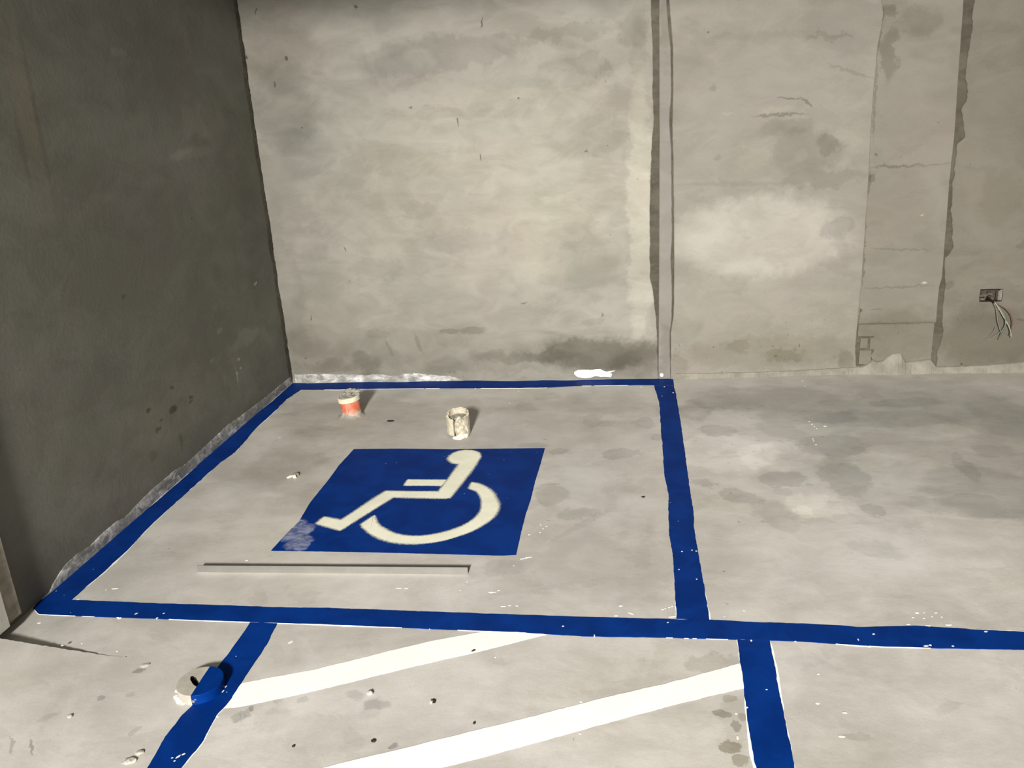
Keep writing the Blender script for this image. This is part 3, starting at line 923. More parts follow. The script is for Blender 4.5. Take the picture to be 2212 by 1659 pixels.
def plaster(name, lf, rf, mat, front, jl=0.0, jr=0.0, z0=0.0, z1=ZC, seed=1, parent=None, back=TH):
    """a field of plaster with ragged side edges; front is how far it stands off the wall line"""
    bm = bmesh.new()
    NX = max(2, int((rf(1.0) - lf(1.0)) / 0.12))
    n = int((z1 - z0) / 0.012)
    rings = []
    for i in range(n + 1):
        z = z0 + (z1 - z0) * i / n
        a = lf(z) + jl * (wob(z * 22, seed) + 0.6 * wob(z * 80, seed + 2))
        b = rf(z) + jr * (wob(z * 22, seed + 4) + 0.6 * wob(z * 80, seed + 6))
        pts_ = [(a, wall_y(a) + back, z), (a, wall_y(a) - front + 0.003, z), (a + 0.003, wall_y(a) - front, z)]
        for t in [q / NX for q in range(1, NX)]:
            x = a + (b - a) * t
            pts_.append((x, wall_y(x) - front, z))
        e = 0.003 if jr else 0.0
        pts_ += [(b - e, wall_y(b) - front, z), (b, wall_y(b) - front + e, z), (b, wall_y(b) + back, z)]
        rings.append(pts_)
    loops_to_mesh(bm, rings)
    o = link(name, bm, None, parent or wb)
    return zone_slots(o, mat[0], mat[1], 0, 2)

A_R = edge_fn([(0.074, 1.987), (0.078, 1.859), (0.084, 1.728), (0.081, 1.551), (0.088, 1.437), (0.075, 1.252), (0.067, 1.086), (0.064, 0.891), (0.063, 0.69), (0.065, 0.588), (0.078, 0.522), (0.09, 0.399), (0.1, 0.311), (0.103, 0.162), (0.107, 0.018)])
B_L = edge_fn([(0.114, 1.984), (0.115, 1.32), (0.113, 0.839), (0.11, 0.324), (0.108, 0.01)])
B_R = edge_fn([(0.151, 1.981), (0.16, 1.853), (0.172, 1.766), (0.175, 1.545), (0.166, 1.41), (0.176, 1.247), (0.182, 0.837), (0.175, 0.686), (0.183, 0.532), (0.181, 0.349), (0.171, 0.269), (0.175, 0.017)])
C_L = edge_fn([(0.162, 1.981), (0.174, 1.852), (0.181, 1.766), (0.184, 1.545), (0.18, 1.409), (0.185, 1.247), (0.192, 0.836), (0.193, 0.583), (0.191, 0.375), (0.176, 0.269), (0.177, 0.009)])
C_R = edge_fn([(1.182, 1.916), (1.196, 1.852), (1.195, 1.811), (1.181, 1.706), (1.178, 1.489), (1.181, 1.241), (1.187, 1.008), (1.188, 0.804), (1.191, 0.542), (1.186, 0.371), (1.186, 0.269), (1.184, 0.193), (1.186, 0.126), (1.199, 0.017)])
D_R = edge_fn([(1.563, 1.889), (1.575, 1.542), (1.586, 1.269), (1.586, 1.033), (1.592, 0.84), (1.6, 0.531), (1.591, 0.484), (1.592, 0.362), (1.598, 0.206), (1.599, 0.085), (1.601, 0.013)])
E_L = edge_fn([(1.612, 1.886), (1.61, 1.804), (1.613, 1.679), (1.605, 1.558), (1.627, 1.433), (1.604, 1.388), (1.636, 1.248), (1.604, 1.216), (1.601, 1.081), (1.607, 0.887), (1.636, 0.698), (1.605, 0.638), (1.609, 0.531), (1.615, 0.521), (1.618, 0.448), (1.619, 0.361), (1.622, 0.289), (1.632, 0.206), (1.612, 0.119), (1.613, 0.012)])
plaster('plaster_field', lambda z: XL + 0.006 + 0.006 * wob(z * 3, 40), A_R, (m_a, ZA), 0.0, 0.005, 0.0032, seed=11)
plaster('plaster_field', B_L, B_R, (m_b, ZB), 0.001, 0.0006, 0.0018, seed=21)
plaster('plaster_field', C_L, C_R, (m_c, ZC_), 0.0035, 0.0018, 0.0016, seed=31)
plaster('plaster_field', lambda z: C_R(z) - 0.012, D_R, (m_d, ZD), -0.003, 0.0, 0.0008, z0=(1.301, 0.285)[1], seed=41)
# right-hand field, left open round the sunken box
hx = lambda z: HX0
plaster('plaster_field', E_L, hx, (m_e, ZE), 0.0, 0.008, 0.0, seed=51)
bm = bmesh.new()
for x0, x1, z0, z1 in ((HX0, HX1, 0, HZ0), (HX0, HX1, HZ1, ZC), (HX1, XR, 0, ZC)):
    add_box(bm, x0, x1, wall_y(1.5), wall_y(1.5) + TH, z0, z1)
zone_slots(link('plaster_field', bm, None, wb), m_e, ZE, 0, 2)

# bricks showing at the foot of the infill, where the plaster is missing
def brick(px, seed):
    (x0, z0), (x1, z1) = px
    bm = bmesh.new()
    y = wall_y(x0)
    k = 8
    out = []
    for i in range(4 * k):
        s, t = divmod(i, k)
        t /= k
        x, z = ((x0 + (x1 - x0) * t, z0), (x1, z0 + (z1 - z0) * t), (x1 - (x1 - x0) * t, z1), (x0, z1 - (z1 - z0) * t))[s]
        out.append((x + 0.0022 * wob(i * 0.9, seed), z + 0.0022 * wob(i * 0.9, seed + 50)))
    cx, cz = (x0 + x1) / 2, (z0 + z1) / 2
    f = [bm.verts.new((x, y + 0.0062 + 0.001 * wob(i, seed), z)) for i, (x, z) in enumerate(out)]
    g = [bm.verts.new((cx + (x - cx) * 0.97, y + 0.0040 + 0.0015 * wob(seed * 3.3, 2), cz + (z - cz) * 0.94)) for x, z in out]
    b = [bm.verts.new((x, y + TH + 0.01, z)) for x, z in out]
    n = len(f)
    for i in range(n):
        j = (i + 1) % n
        bm.faces.new((f[i], f[j], g[j], g[i]))
        bm.faces.new((b[i], b[j], f[j], f[i]))
    bm.faces.new(g)
    return link('brick', bm, m_d[0], wb)

for i, e in enumerate((
    ((1.193, 0.212), (1.385, 0.281)), ((1.394, 0.203), (1.583, 0.277)),
    ((1.209, 0.144), (1.249, 0.202)), ((1.26, 0.138), (1.329, 0.204)), ((1.339, 0.135), (1.44, 0.2)), ((1.448, 0.132), (1.586, 0.195)),
    ((1.209, 0.05), (1.273, 0.132)), ((1.286, 0.043), (1.422, 0.129)), ((1.433, 0.041), (1.588, 0.125)))):
    brick(e, i + 3)

# mortar smeared nearly flush over most of those joints
bm = bmesh.new()
rings = []
(sx0, sz0), (sx1, sz1) = (1.281, 0.043), (1.585, 0.282)
for i in range(24):
    z = sz0 + (sz1 - sz0) * i / 23
    rings.append([(sx0 + (sx1 - sx0) * k / 24 + (0.014 * wob(i * 0.6, 5) if k == 0 else 0), wall_y(sx1) + (0.0068 if k == 0 else 0.0044 + 0.0009 * wob(i * 0.7 + k * 0.5, 3)), z) for k in range(25)])
loops_to_mesh(bm, rings)
link('joint_mortar', bm, m_d[0], wb)

# mortar fillet along the foot of the right half of the back wall
TOP = [(0.206, 0.033), (0.387, 0.03), (0.566, 0.027), (0.77, 0.028), (0.972, 0.033), (1.148, 0.038), (1.222, 0.039), (1.251, 0.049), (1.28, 0.078), (1.306, 0.065), (1.33, 0.067), (1.355, 0.094), (1.387, 0.112), (1.426, 0.114), (1.437, 0.09), (1.454, 0.063), (1.483, 0.065), (1.535, 0.072), (1.583, 0.077), (1.605, 0.05), (1.616, 0.034), (1.707, 0.035), (1.849, 0.041), (1.989, 0.05), (2.062, 0.057), (2.493, 0.064), (3.586, 0.064)]
bm = bmesh.new()
rings = []
RT = resample(TOP, 420)
zs_ = [sum(RT[max(0, min(419, i + k))][1] for k in range(-9, 10)) / 19 for i in range(420)]
for i, (x, z) in enumerate(RT):
    z = max(0.006, z + 0.003 * wob(i * 0.35, 2) + 0.0015 * wob(i * 1.3, 5))
    y = wall_y(x)
    o = 0.016 + 0.008 * wob(i * 0.12, 9) + 0.004 * wob(i * 0.7, 3) + 0.30 * max(0.0, zs_[i] - 0.03)
    rings.append([(x, y - o, -0.002), (x, y - o * 0.95, 0.006), (x, y - o * 0.80 - 0.002, z * 0.30 + 0.003), (x, y - o * 0.52 - 0.003 + 0.004 * wob(i * 0.3, 13), z * 0.62 + 0.002),
                  (x, y - 0.010, z * 0.93), (x, y - 0.003, z), (x, y + 0.012, z + 0.003)])
loops_to_mesh(bm, rings)
structure(link('trim_2', bm, m_fillet))

# whitish film smeared on the wall feet
def film(name, top, base_z, on_left, mat, label, seed):
    bm = bmesh.new()
    rings = []
    n = 260
    for i, (s, z) in enumerate(resample(top, n)):
        z = max(0.004, z + 0.003 * wob(i * 0.3, seed) + 0.002 * wob(i * 1.1, seed + 2))
        end = min(1, i / 6, (n - 1 - i) / 6)
        z = max(0.003, z * min(1.0, 0.1 + (n - 1 - i) / 22))
        t0 = 0.0016 * end + 0.0002
        prof = [(base_z, 0.0035 * end + 0.0008), (z * 0.35, 0.0034 * end + 0.0006 * wob(i * 0.8, seed + 4) * end + 0.0006), (z * 0.8, 0.003 * end + 0.0004), (z, 0.002 * end + 0.0002), (z + 0.0005, -0.003)]
        if on_left:
            rings.append([(XL + 0.002 + d, s, h) for h, d in prof])
        else:
            rings.append([(s, wall_y(s) - d, h) for h, d in prof])
    loops_to_mesh(bm, rings)
    return tag(link(name, bm, mat), label, 'paint film')
film('primer_film', [(4.686, 0.041), (4.417, 0.041), (4.199, 0.046), (3.978, 0.055), (3.828, 0.063), (3.712, 0.057), (3.526, 0.051), (3.39, 0.047), (3.305, 0.061), (3.203, 0.06), (3.086, 0.059), (2.977, 0.05), (2.886, 0.038), (2.837, 0.051), (2.734, 0.051), (2.649, 0.042), (2.579, 0.051), (2.526, 0.052), (2.461, 0.053), (2.415, 0.042), (2.39, 0.016), (2.346, 0.001)],
     0.0, True, m_film_left, 'streaky whitish film smeared along the foot of the dark left wall', 3)
film('primer_film', [(-2.067, 0.051), (-1.996, 0.053), (-1.879, 0.052), (-1.705, 0.049), (-1.637, 0.043), (-1.605, 0.04), (-1.582, 0.047), (-1.519, 0.048), (-1.463, 0.036), (-1.414, 0.038), (-1.385, 0.049), (-1.305, 0.051), (-1.236, 0.042), (-1.138, 0.032), (-1.027, 0.037)],
     0.0, False, m_film_back, 'thin whitish film smeared on the foot of the back wall behind the orange pipe', 8)

# ------------------------------------------------------------------ painted lines
LINES = []
def line_thing(name, A, B, z, label, seed, cat='painted line', mat=None, grow=0.006):
    o = ribbon(name, A, B, z, mat or m_blue, seed=seed)
    tag(o, label, cat)
    LINES.append(o)
    if grow:
        ribbon('white_rim', A, B, z - 0.0005, m_white, o, grow=grow, seed=seed + 100, prim=True)
    return o

line_thing('parking_line',
    [(-2.08, 4.675), (-1.953, 4.667), (-1.773, 4.675), (-1.596, 4.682), (-1.382, 4.673), (-1.244, 4.686), (-1.003, 4.695), (-0.75, 4.671), (-0.545, 4.682), (-0.413, 4.674), (-0.269, 4.684), (-0.092, 4.693), (-0.069, 4.709), (0.084, 4.721), (0.139, 4.702), (0.19, 4.681)],
    [(-1.975, 4.555), (-1.768, 4.55), (-1.558, 4.557), (-1.215, 4.561), (-0.977, 4.557), (-0.734, 4.553), (-0.532, 4.552), (-0.358, 4.579), (-0.184, 4.583), (-0.003, 4.584), (0.082, 4.58), (0.191, 4.569)],
    0.0016, 'blue bay line running along the foot of the back wall', 1)
line_thing('parking_line',
    [(-2.08, 4.675), (-2.076, 4.367), (-2.091, 4.058), (-2.096, 3.765), (-2.099, 3.526), (-2.081, 3.467), (-2.082, 3.178), (-2.083, 2.986), (-2.087, 2.827), (-2.09, 2.666), (-2.093, 2.534), (-2.104, 2.409), (-2.086, 2.294)],
    [(-1.975, 4.555), (-2.004, 4.397), (-1.995, 4.175), (-1.996, 3.945), (-1.965, 3.643), (-1.985, 3.511), (-1.985, 3.288), (-1.987, 3.1), (-1.987, 2.892), (-1.97, 2.699), (-1.97, 2.527), (-1.977, 2.415), (-1.977, 2.348)],
    0.0015, 'blue bay line running along the foot of the dark left wall', 2)
line_thing('parking_line',
    [(-1.977, 2.348), (-1.87, 2.347), (-1.661, 2.343), (-1.491, 2.344), (-1.251, 2.342), (-1.05, 2.347), (-0.576, 2.343), (-0.382, 2.342), (-0.17, 2.341), (0.107, 2.344), (0.214, 2.347), (0.37, 2.34), (0.444, 2.343), (0.594, 2.338), (0.65, 2.332), (0.737, 2.34), (0.824, 2.348), (0.967, 2.34), (1.119, 2.335), (1.946, 2.325), (2.489, 2.311)],
    [(-2.086, 2.294), (-2.04, 2.259), (-1.839, 2.256), (-1.605, 2.256), (-1.272, 2.255), (-1.177, 2.255), (-1.018, 2.256), (-0.558, 2.25), (-0.37, 2.248), (-0.165, 2.24), (0.079, 2.248), (0.284, 2.25), (0.38, 2.251), (0.513, 2.25), (0.643, 2.24), (0.82, 2.241), (1.086, 2.248), (1.882, 2.23), (2.405, 2.215)],
    0.0020, 'long blue line across the front of the bay and on past it to the right', 3)
line_thing('parking_line',
    [(0.081, 4.576), (0.089, 4.468), (0.102, 4.311), (0.103, 4.115), (0.101, 3.873), (0.103, 3.77), (0.103, 3.418), (0.114, 3.231), (0.105, 2.919), (0.112, 2.723), (0.111, 2.49), (0.108, 2.338)],
    [(0.19, 4.565), (0.195, 4.443), (0.198, 4.237), (0.201, 3.992), (0.202, 3.754), (0.203, 3.28), (0.206, 3.021), (0.199, 2.972), (0.203, 2.743), (0.209, 2.478), (0.211, 2.341)],
    0.0014, 'blue bay line on the side away from the dark wall, opposite the symbol', 4)
line_thing('parking_line',
    [(-1.27, 2.261), (-1.269, 2.254), (-1.268, 2.164), (-1.272, 2.042), (-1.267, 1.937), (-1.265, 1.846), (-1.276, 1.807), (-1.279, 1.727), (-1.267, 1.615), (-1.249, 1.424)],
    [(-1.177, 2.261), (-1.177, 2.254), (-1.165, 2.141), (-1.166, 2.058), (-1.166, 1.954), (-1.166, 1.86), (-1.175, 1.821), (-1.165, 1.714), (-1.175, 1.622), (-1.17, 1.431)],
    0.0014, 'blue aisle line in the foreground that runs over the round cap', 5)
line_thing('parking_line',
    [(0.285, 2.257), (0.285, 2.25), (0.281, 2.151), (0.28, 2.04), (0.275, 1.95), (0.271, 1.839), (0.274, 1.733), (0.28, 1.551)],
    [(0.379, 2.258), (0.38, 2.25), (0.377, 2.129), (0.372, 2.004), (0.37, 1.878), (0.366, 1.74), (0.365, 1.558)],
    0.0014, 'blue aisle line in the foreground where the second white stripe ends', 6)
line_thing('white_stripe',
    [(-1.164, 1.956), (-1.067, 1.993), (-0.96, 2.033), (-0.803, 2.113), (-0.638, 2.193), (-0.507, 2.241), (-0.412, 2.268)],
    [(-1.174, 1.848), (-1.123, 1.859), (-1.032, 1.895), (-0.889, 1.958), (-0.695, 2.054), (-0.49, 2.146), (-0.408, 2.187), (-0.293, 2.243)],
    0.0012, 'white diagonal stripe starting beside the round blue cap', 7, 'painted stripe', m_white, 0)
line_thing('white_stripe',
    [(0.286, 2.139), (0.282, 2.137), (0.072, 2.037), (-0.09, 1.969), (-0.284, 1.88), (-0.47, 1.797), (-0.577, 1.749), (-0.716, 1.689), (-0.801, 1.652), (-0.949, 1.589)],
    [(0.283, 2.033), (0.278, 2.03), (0.109, 1.959), (-0.087, 1.868), (-0.273, 1.779), (-0.451, 1.696), (-0.506, 1.673), (-0.707, 1.584)],
    0.0012, 'white diagonal stripe nearest the camera, the wider of the two', 8, 'painted stripe', m_white, 0)

# ------------------------------------------------------------------ wheelchair symbol
def outline_mesh(name, outline, z, mat, parent, jit=0.0, fade=0.0, seed=1, thick=0.0006):
    P_ = [Vector(p) for p in outline]
    n = len(P_)
    area = sum(P_[i].x * P_[(i + 1) % n].y - P_[(i + 1) % n].x * P_[i].y for i in range(n))
    if area < 0:
        P_.reverse()
    fine = []
    for i in range(n):
        a, b = P_[i], P_[(i + 1) % n]
        k = max(1, int((b - a).length / 0.010))
        fine += [a.lerp(b, j / k) for j in range(k)]
    n = len(fine)
    nor = []
    for i in range(n):
        d = (fine[(i + 1) % n] - fine[i - 1]).normalized()
        nor.append(Vector((d.y, -d.x)))
    core = [fine[i] + nor[i] * (jit * wob(i * 0.5, seed) - (fade * 0.25)) for i in range(n)]
    bm = bmesh.new()
    lay = bm.verts.layers.float.new('cover') if fade else None
    top = [bm.verts.new((p.x, p.y, z)) for p in core]
    bm.faces.new(top)
    if fade:
        rim = [bm.verts.new((p.x, p.y, z - thick)) for p in (core[i] + nor[i] * fade * (1.0 + 0.5 * wob(i * 0.06, seed + 5)) for i in range(n))]
    else:
        rim = [bm.verts.new((p.x, p.y, z - thick)) for p in core]
    for i in range(n):
        j = (i + 1) % n
        bm.faces.new((rim[i], rim[j], top[j], top[i]))
    if fade:
        for v in top:
            v[lay] = 1.0
        for v in rim:
            v[lay] = 0.0
    bm.normal_update()
    bmesh.ops.triangulate(bm, faces=[f for f in bm.faces if len(f.verts) > 4])
    return link(name, bm, mat, parent)

square = outline_mesh('wheelchair_symbol', [(-1.373, 3.677), (-1.154, 3.684), (-0.89, 3.677), (-0.668, 3.687), (-0.443, 3.694), (-0.445, 3.503), (-0.449, 3.335), (-0.448, 3.167), (-0.453, 3.037), (-0.453, 2.886), (-0.45, 2.717), (-0.5, 2.71), (-0.543, 2.71), (-0.691, 2.712), (-1, 2.714), (-1.181, 2.713), (-1.391, 2.71), (-1.382, 2.839), (-1.369, 2.939), (-1.384, 3.11), (-1.381, 3.347), (-1.385, 3.486)],
    0.0014, square_material(), None, jit=0.0012, seed=3, thick=0.0014)
tag(square, 'large blue painted square with a cream wheelchair user symbol on the bay floor', 'parking symbol')
FADE = 0.022
outline_mesh('figure_body', [(-0.814, 3.511), (-0.851, 3.224), (-1.084, 3.221), (-1.195, 2.955), (-1.276, 2.981), (-1.288, 2.928), (-1.171, 2.876), (-1.038, 3.171), (-0.808, 3.163), (-0.791, 3.168), (-0.787, 3.194), (-0.742, 3.504), (-0.739, 3.545), (-0.734, 3.592), (-0.747, 3.632), (-0.766, 3.651), (-0.79, 3.662), (-0.822, 3.664), (-0.847, 3.653), (-0.867, 3.631), (-0.878, 3.599), (-0.879, 3.57), (-0.868, 3.544), (-0.847, 3.521)],
    0.0022, m_cream, square, 0.0005, FADE, 21)
outline_mesh('figure_arm', [(-1.016, 3.339), (-0.844, 3.339), (-0.852, 3.282), (-1.017, 3.281)], 0.0021, m_cream, square, 0.0004, FADE * 0.6, 22)
outline_mesh('figure_wheel', [(-0.724, 3.315), (-0.701, 3.307), (-0.679, 3.292), (-0.653, 3.267), (-0.632, 3.238), (-0.61, 3.198), (-0.592, 3.153), (-0.579, 3.118), (-0.574, 3.089), (-0.573, 3.057), (-0.575, 3.028), (-0.584, 2.996), (-0.594, 2.968), (-0.625, 2.914), (-0.648, 2.884), (-0.676, 2.857), (-0.708, 2.832), (-0.739, 2.811), (-0.769, 2.798), (-0.8, 2.789), (-0.836, 2.783), (-0.87, 2.782), (-0.909, 2.787), (-0.947, 2.797), (-0.986, 2.815), (-1.021, 2.839), (-1.052, 2.865), (-1.069, 2.883), (-1.088, 2.903), (-1.102, 2.928), (-1.071, 3.001), (-1.043, 2.942), (-1.022, 2.913), (-0.996, 2.891), (-0.969, 2.87), (-0.94, 2.853), (-0.904, 2.842), (-0.868, 2.839), (-0.834, 2.841), (-0.803, 2.849), (-0.769, 2.863), (-0.737, 2.882), (-0.711, 2.903), (-0.689, 2.924), (-0.669, 2.953), (-0.654, 2.983), (-0.644, 3.015), (-0.639, 3.044), (-0.639, 3.077), (-0.642, 3.106), (-0.649, 3.145), (-0.659, 3.177), (-0.672, 3.207), (-0.686, 3.23), (-0.706, 3.246), (-0.725, 3.257)],
    0.0020, m_cream, square, 0.0004, FADE, 23)

# ------------------------------------------------------------------ aluminium angle lying in front of the symbol
b0, b1 = Vector((-1.604, 2.549)).to_3d(), Vector((-0.603, 2.578)).to_3d()
d = (b1 - b0)
bar = thing('metal_angle_bar', b0, 'long thin grey metal angle bar lying on the floor below the wheelchair symbol', 'metal bar', rot=(0, 0, math.atan2(d.y, d.x)))
bm = bmesh.new()
add_box(bm, 0, d.length, 0, 0.0022, 0.0006, 0.0280)
link('upright_flange', bm, m_alu, bar)
bm = bmesh.new()
add_box(bm, 0, d.length, 0.0022, 0.012, 0.0004, 0.0022)
link('flat_flange', bm, m_alu, bar)

# ------------------------------------------------------------------ orange pipe stub
def cyl_rings(r, zs, n=40, lean=(0, 0), wobble=0.0, seed=0, c=(0, 0)):
    out = []
    for z, rr in zs:
        ring = []
        for k in range(n):
            a = 2 * math.pi * k / n
            q = rr * (1 + wobble * wob(k * 0.4 + z * 30, seed))
            ring.append((c[0] + q * math.cos(a) + lean[0] * z, c[1] + q * math.sin(a) + lean[1] * z, z))
        out.append(ring)
    return out

pipe = thing('pipe_stub', (-1.528, 4.138, 0), 'orange plastic pipe stub with a cream collar and mortar on top', 'pipe')
LEAN = (-0.10, 0.0)
bm = bmesh.new()
V = loops_to_mesh(bm, cyl_rings(1, [(-0.003, 0.052), (0.03, 0.052), (0.06, 0.0525), (0.098, 0.053)], lean=LEAN), True)
bm.faces.new(V[-1])
link('pipe_body', bm, m_orange, pipe, True)
bm = bmesh.new()
n = 48
def slant(x, z):
    return z + 0.11 * x
rings = []
for z, rr in ((0.084, 0.0535), (0.084, 0.0575), (0.086, 0.0585), (0.107, 0.0585), (0.110, 0.0565), (0.110, 0.050), (0.100, 0.049)):
    rings.append([(rr * math.cos(2 * math.pi * k / n) + LEAN[0] * z, rr * math.sin(2 * math.pi * k / n), slant(rr * math.cos(2 * math.pi * k / n), z)) for k in range(n)])
loops_to_mesh(bm, rings, True)
link('collar', bm, m_collar, pipe)
bm = bmesh.new()
rr_ = random.Random(5)
rough_blob(bm, (-0.010, 0, 0.104), (0.053, 0.052, 0.012), 2, 0.25, 3, 2.5)
for x, y, z, s in ((-0.040, 0.018, 0.112, 0.014), (-0.030, 0.034, 0.118, 0.013), (-0.008, 0.036, 0.124, 0.017), (0.012, 0.038, 0.122, 0.016),
                   (0.030, 0.030, 0.120, 0.013), (0.036, 0.010, 0.112, 0.012), (0.018, 0.014, 0.112, 0.012), (-0.012, 0.012, 0.112, 0.014),
                   (-0.030, -0.010, 0.105, 0.013), (0.012, -0.018, 0.104, 0.012), (-0.046, -0.006, 0.104, 0.010), (0.036, 0.038, 0.126, 0.009)):
    rough_blob(bm, (x, y, z + 0.003), (s * 1.2, s, s * 0.8), rr_.random() * 50, 0.5, 2, 1.8)
link('mortar_plug', bm, m_mortar, pipe)
bm = bmesh.new()
rings = []
for k in range(60):
    a = 2 * math.pi * k / 60
    f_ = max(0.0, math.cos(a - 3.75))
    out = 0.012 + 0.010 * (1 + wob(k * 0.5, 6)) + 0.020 * max(0, math.cos(a - 4.6)) ** 2
    h = 0.004 + 0.006 * (1 + wob(k * 0.6, 12)) + 0.020 * f_ ** 3 + 0.006 * max(0, math.cos(a - 5.4)) + 0.004 * wob(k * 1.7, 15)
    rings.append([((0.0515 + t) * math.cos(a), (0.0515 + t) * math.sin(a), z) for t, z in
                  ((0.0, h), (0.002, h * 0.9), (out * 0.25, h * 0.45), (out * 0.6, h * 0.16), (out, -0.001))])
rings.append(rings[0])
loops_to_mesh(bm, rings)
link('mortar_foot', bm, m_foot, pipe, True)

# ------------------------------------------------------------------ broken chalky pipe stub
stub = thing('pipe_stub', (-0.888, 3.872, 0), 'broken pale pipe stub coated in chalky mortar, with a cracked side', 'pipe')
def shell(a0, a1, r0, r1, hfun, n=44, tip=0.0, zb=-0.002, seed=2):
    bm = bmesh.new()
    rings = []
    for k in range(n + 1):
        a = a0 + (a1 - a0) * k / n
        h = hfun(a) + 0.009 * wob(k * 0.5, seed) + 0.006 * wob(k * 1.7, seed + 1)
        q = 1 + 0.025 * wob(k * 0.4, seed + 4)
        c_, s_ = math.cos(a), math.sin(a)
        rings.append([(r1 * q * c_, r1 * q * s_, zb), (r1 * q * 1.01 * c_, r1 * q * 1.01 * s_, h * 0.5), (r1 * q * c_, r1 * q * s_, h - 0.002),
                      (r1 * 0.98 * c_, r1 * 0.98 * s_, h), (r0 * c_, r0 * s_, h), (r0 * c_, r0 * s_, zb)])
    V = loops_to_mesh(bm, rings)
    bm.faces.new(V[0])
    bm.faces.new(V[-1][::-1])
    return bm
# back and right side of the shell, higher at the back
link('pipe_shell', shell(math.radians(-55), math.radians(165), 0.0475, 0.0545,
     lambda a: 0.112 + 0.012 * math.sin(a)), m_shell, stub)
# loose shard on the left with a gap beside it
link('pipe_shard', shell(math.radians(172), math.radians(247), 0.050, 0.060,
     lambda a: 0.088 + 0.012 * math.cos(a - math.radians(190)), n=18, seed=9, zb=0.012), m_shell, stub)
bm = bmesh.new()
rough_blob(bm, (0.010, -0.016, 0.045), (0.040, 0.034, 0.052), 14, 0.22, 3, 2.2)
for x, y, z, s in ((0.012, -0.040, 0.082, 0.013), (0.028, -0.032, 0.072, 0.014), (-0.004, -0.040, 0.066, 0.014), (0.014, -0.044, 0.050, 0.016),
                   (0.030, -0.034, 0.044, 0.014), (0.000, -0.042, 0.034, 0.015), (0.022, -0.044, 0.026, 0.015)):
    rough_blob(bm, (x, y, z), (s, s * 0.8, s * 1.1), x * 900 + z * 700, 0.45, 2, 1.8)
link('mortar_core', bm, m_shell, stub)
bm = bmesh.new()
rough_blob(bm, (0.008, 0.010, 0.086), (0.046, 0.040, 0.010), 31, 0.35, 3, 2.5)
link('mortar_plug', bm, m_mortar, stub)
bm = bmesh.new()
for x, y, z, s, q in ((0.010, -0.050, 0.006, 0.026, 0.016), (-0.012, -0.056, 0.003, 0.020, 0.009), (0.030, -0.046, 0.006, 0.016, 0.014), (0.004, -0.062, 0.002, 0.022, 0.007)):
    rough_blob(bm, (x, y, z), (s, s * 0.75, q), x * 777 + 3, 0.35, 2, 1.8)
link('white_mortar', bm, m_chalk, stub)
stub.rotation_euler[2] = math.radians(8)

# ------------------------------------------------------------------ round cap under the blue line
CAPC, CAPR, CAPH = (-1.272, 1.921), 0.066, 0.031
cap = thing('drain_cap', (CAPC[0], CAPC[1], 0), 'round raised cap half painted blue by the aisle line, with a black slot', 'drain cap')
slot_c = Vector((-1.287, 1.919)) - Vector(CAPC)
sd = Vector((-1.265, 1.898)) - Vector((-1.307, 1.941))
sa, sl = math.atan2(sd.y, sd.x), sd.length / 2 * 1.05
bm = bmesh.new()
n = 48
outer, inner = [], []
for k in range(n):
    a = 2 * math.pi * k / n
    u_ = Vector((math.cos(a), math.sin(a)))
    bq = slot_c.dot(u_)
    t = -bq + math.sqrt(max(0, bq * bq + CAPR ** 2 - slot_c.length_squared))
    outer.append(slot_c + u_ * t)
    c_, s_ = math.cos(a - sa), math.sin(a - sa)
    r_ = 1 / math.sqrt((c_ / sl) ** 2 + (s_ / 0.0085) ** 2) * (1 + 0.25 * wob(k * 0.9, 3))
    inner.append(slot_c + u_ * r_)
rings = [[(p.x, p.y, -0.002) for p in outer], [(p.x, p.y, CAPH - 0.002) for p in outer],
         [(p.x * 0.985, p.y * 0.985, CAPH) for p in outer], [(p.x, p.y, CAPH) for p in inner], [(p.x, p.y, 0.006) for p in inner]]
loops_to_mesh(bm, rings, True)
link('cap_body', bm, m_capcream, cap)
bm = bmesh.new()
bm.faces.new([bm.verts.new((p.x, p.y, 0.0075)) for p in inner])
for k in range(n):
    p, q = inner[k], inner[(k + 1) % n]
    p, q = (v + (slot_c - v).normalized() * 0.0006 for v in (p, q))
    bm.faces.new([bm.verts.new(v) for v in ((p.x, p.y, 0.007), (q.x, q.y, 0.007), (q.x, q.y, CAPH - 0.0006), (p.x, p.y, CAPH - 0.0006))])
link('dark_slot', bm, m_dark, cap)  # walls and bottom of the slot coloured near black
# painted side: everything to the right of the paint edge, top and rim
e0 = Vector((-1.273, 1.986)) - Vector(CAPC)
e1 = Vector((-1.266, 1.852)) - Vector(CAPC)
ev = (e1 - e0).normalized()
en = Vector((-ev.y, ev.x))
if en.x < 0:
    en = -en
off = e0.dot(en)
R2 = CAPR + 0.0009
h_ = math.acos(max(-1, min(1, off / R2)))
an = math.atan2(en.y, en.x)
arc = [Vector((R2 * math.cos(an - h_ + 2 * h_ * k / 40), R2 * math.sin(an - h_ + 2 * h_ * k / 40))) for k in range(41)]
bm = bmesh.new()
zs = [-0.001, CAPH - 0.001, CAPH + 0.0008]
chord = [arc[-1].lerp(arc[0], t / 8) + en * 0.0012 * wob(t * 1.3, 2) for t in range(1, 8)]
prof = arc + chord
rings = [[(p.x, p.y, zs[0]) for p in prof], [(p.x, p.y, zs[1]) for p in prof], [(p.x * 0.988, p.y * 0.988, zs[2]) for p in prof]]
V = loops_to_mesh(bm, rings, True)
bm.faces.new(V[-1])
m_gloss = blue_material()
m_gloss[0].b.inputs['Roughness'].default_value = 0.28
m_gloss[0].m.name = 'glossy_blue_paint'
link('blue_paint', bm, m_gloss[0].done(m_gloss[1]), cap)
bm = bmesh.new()
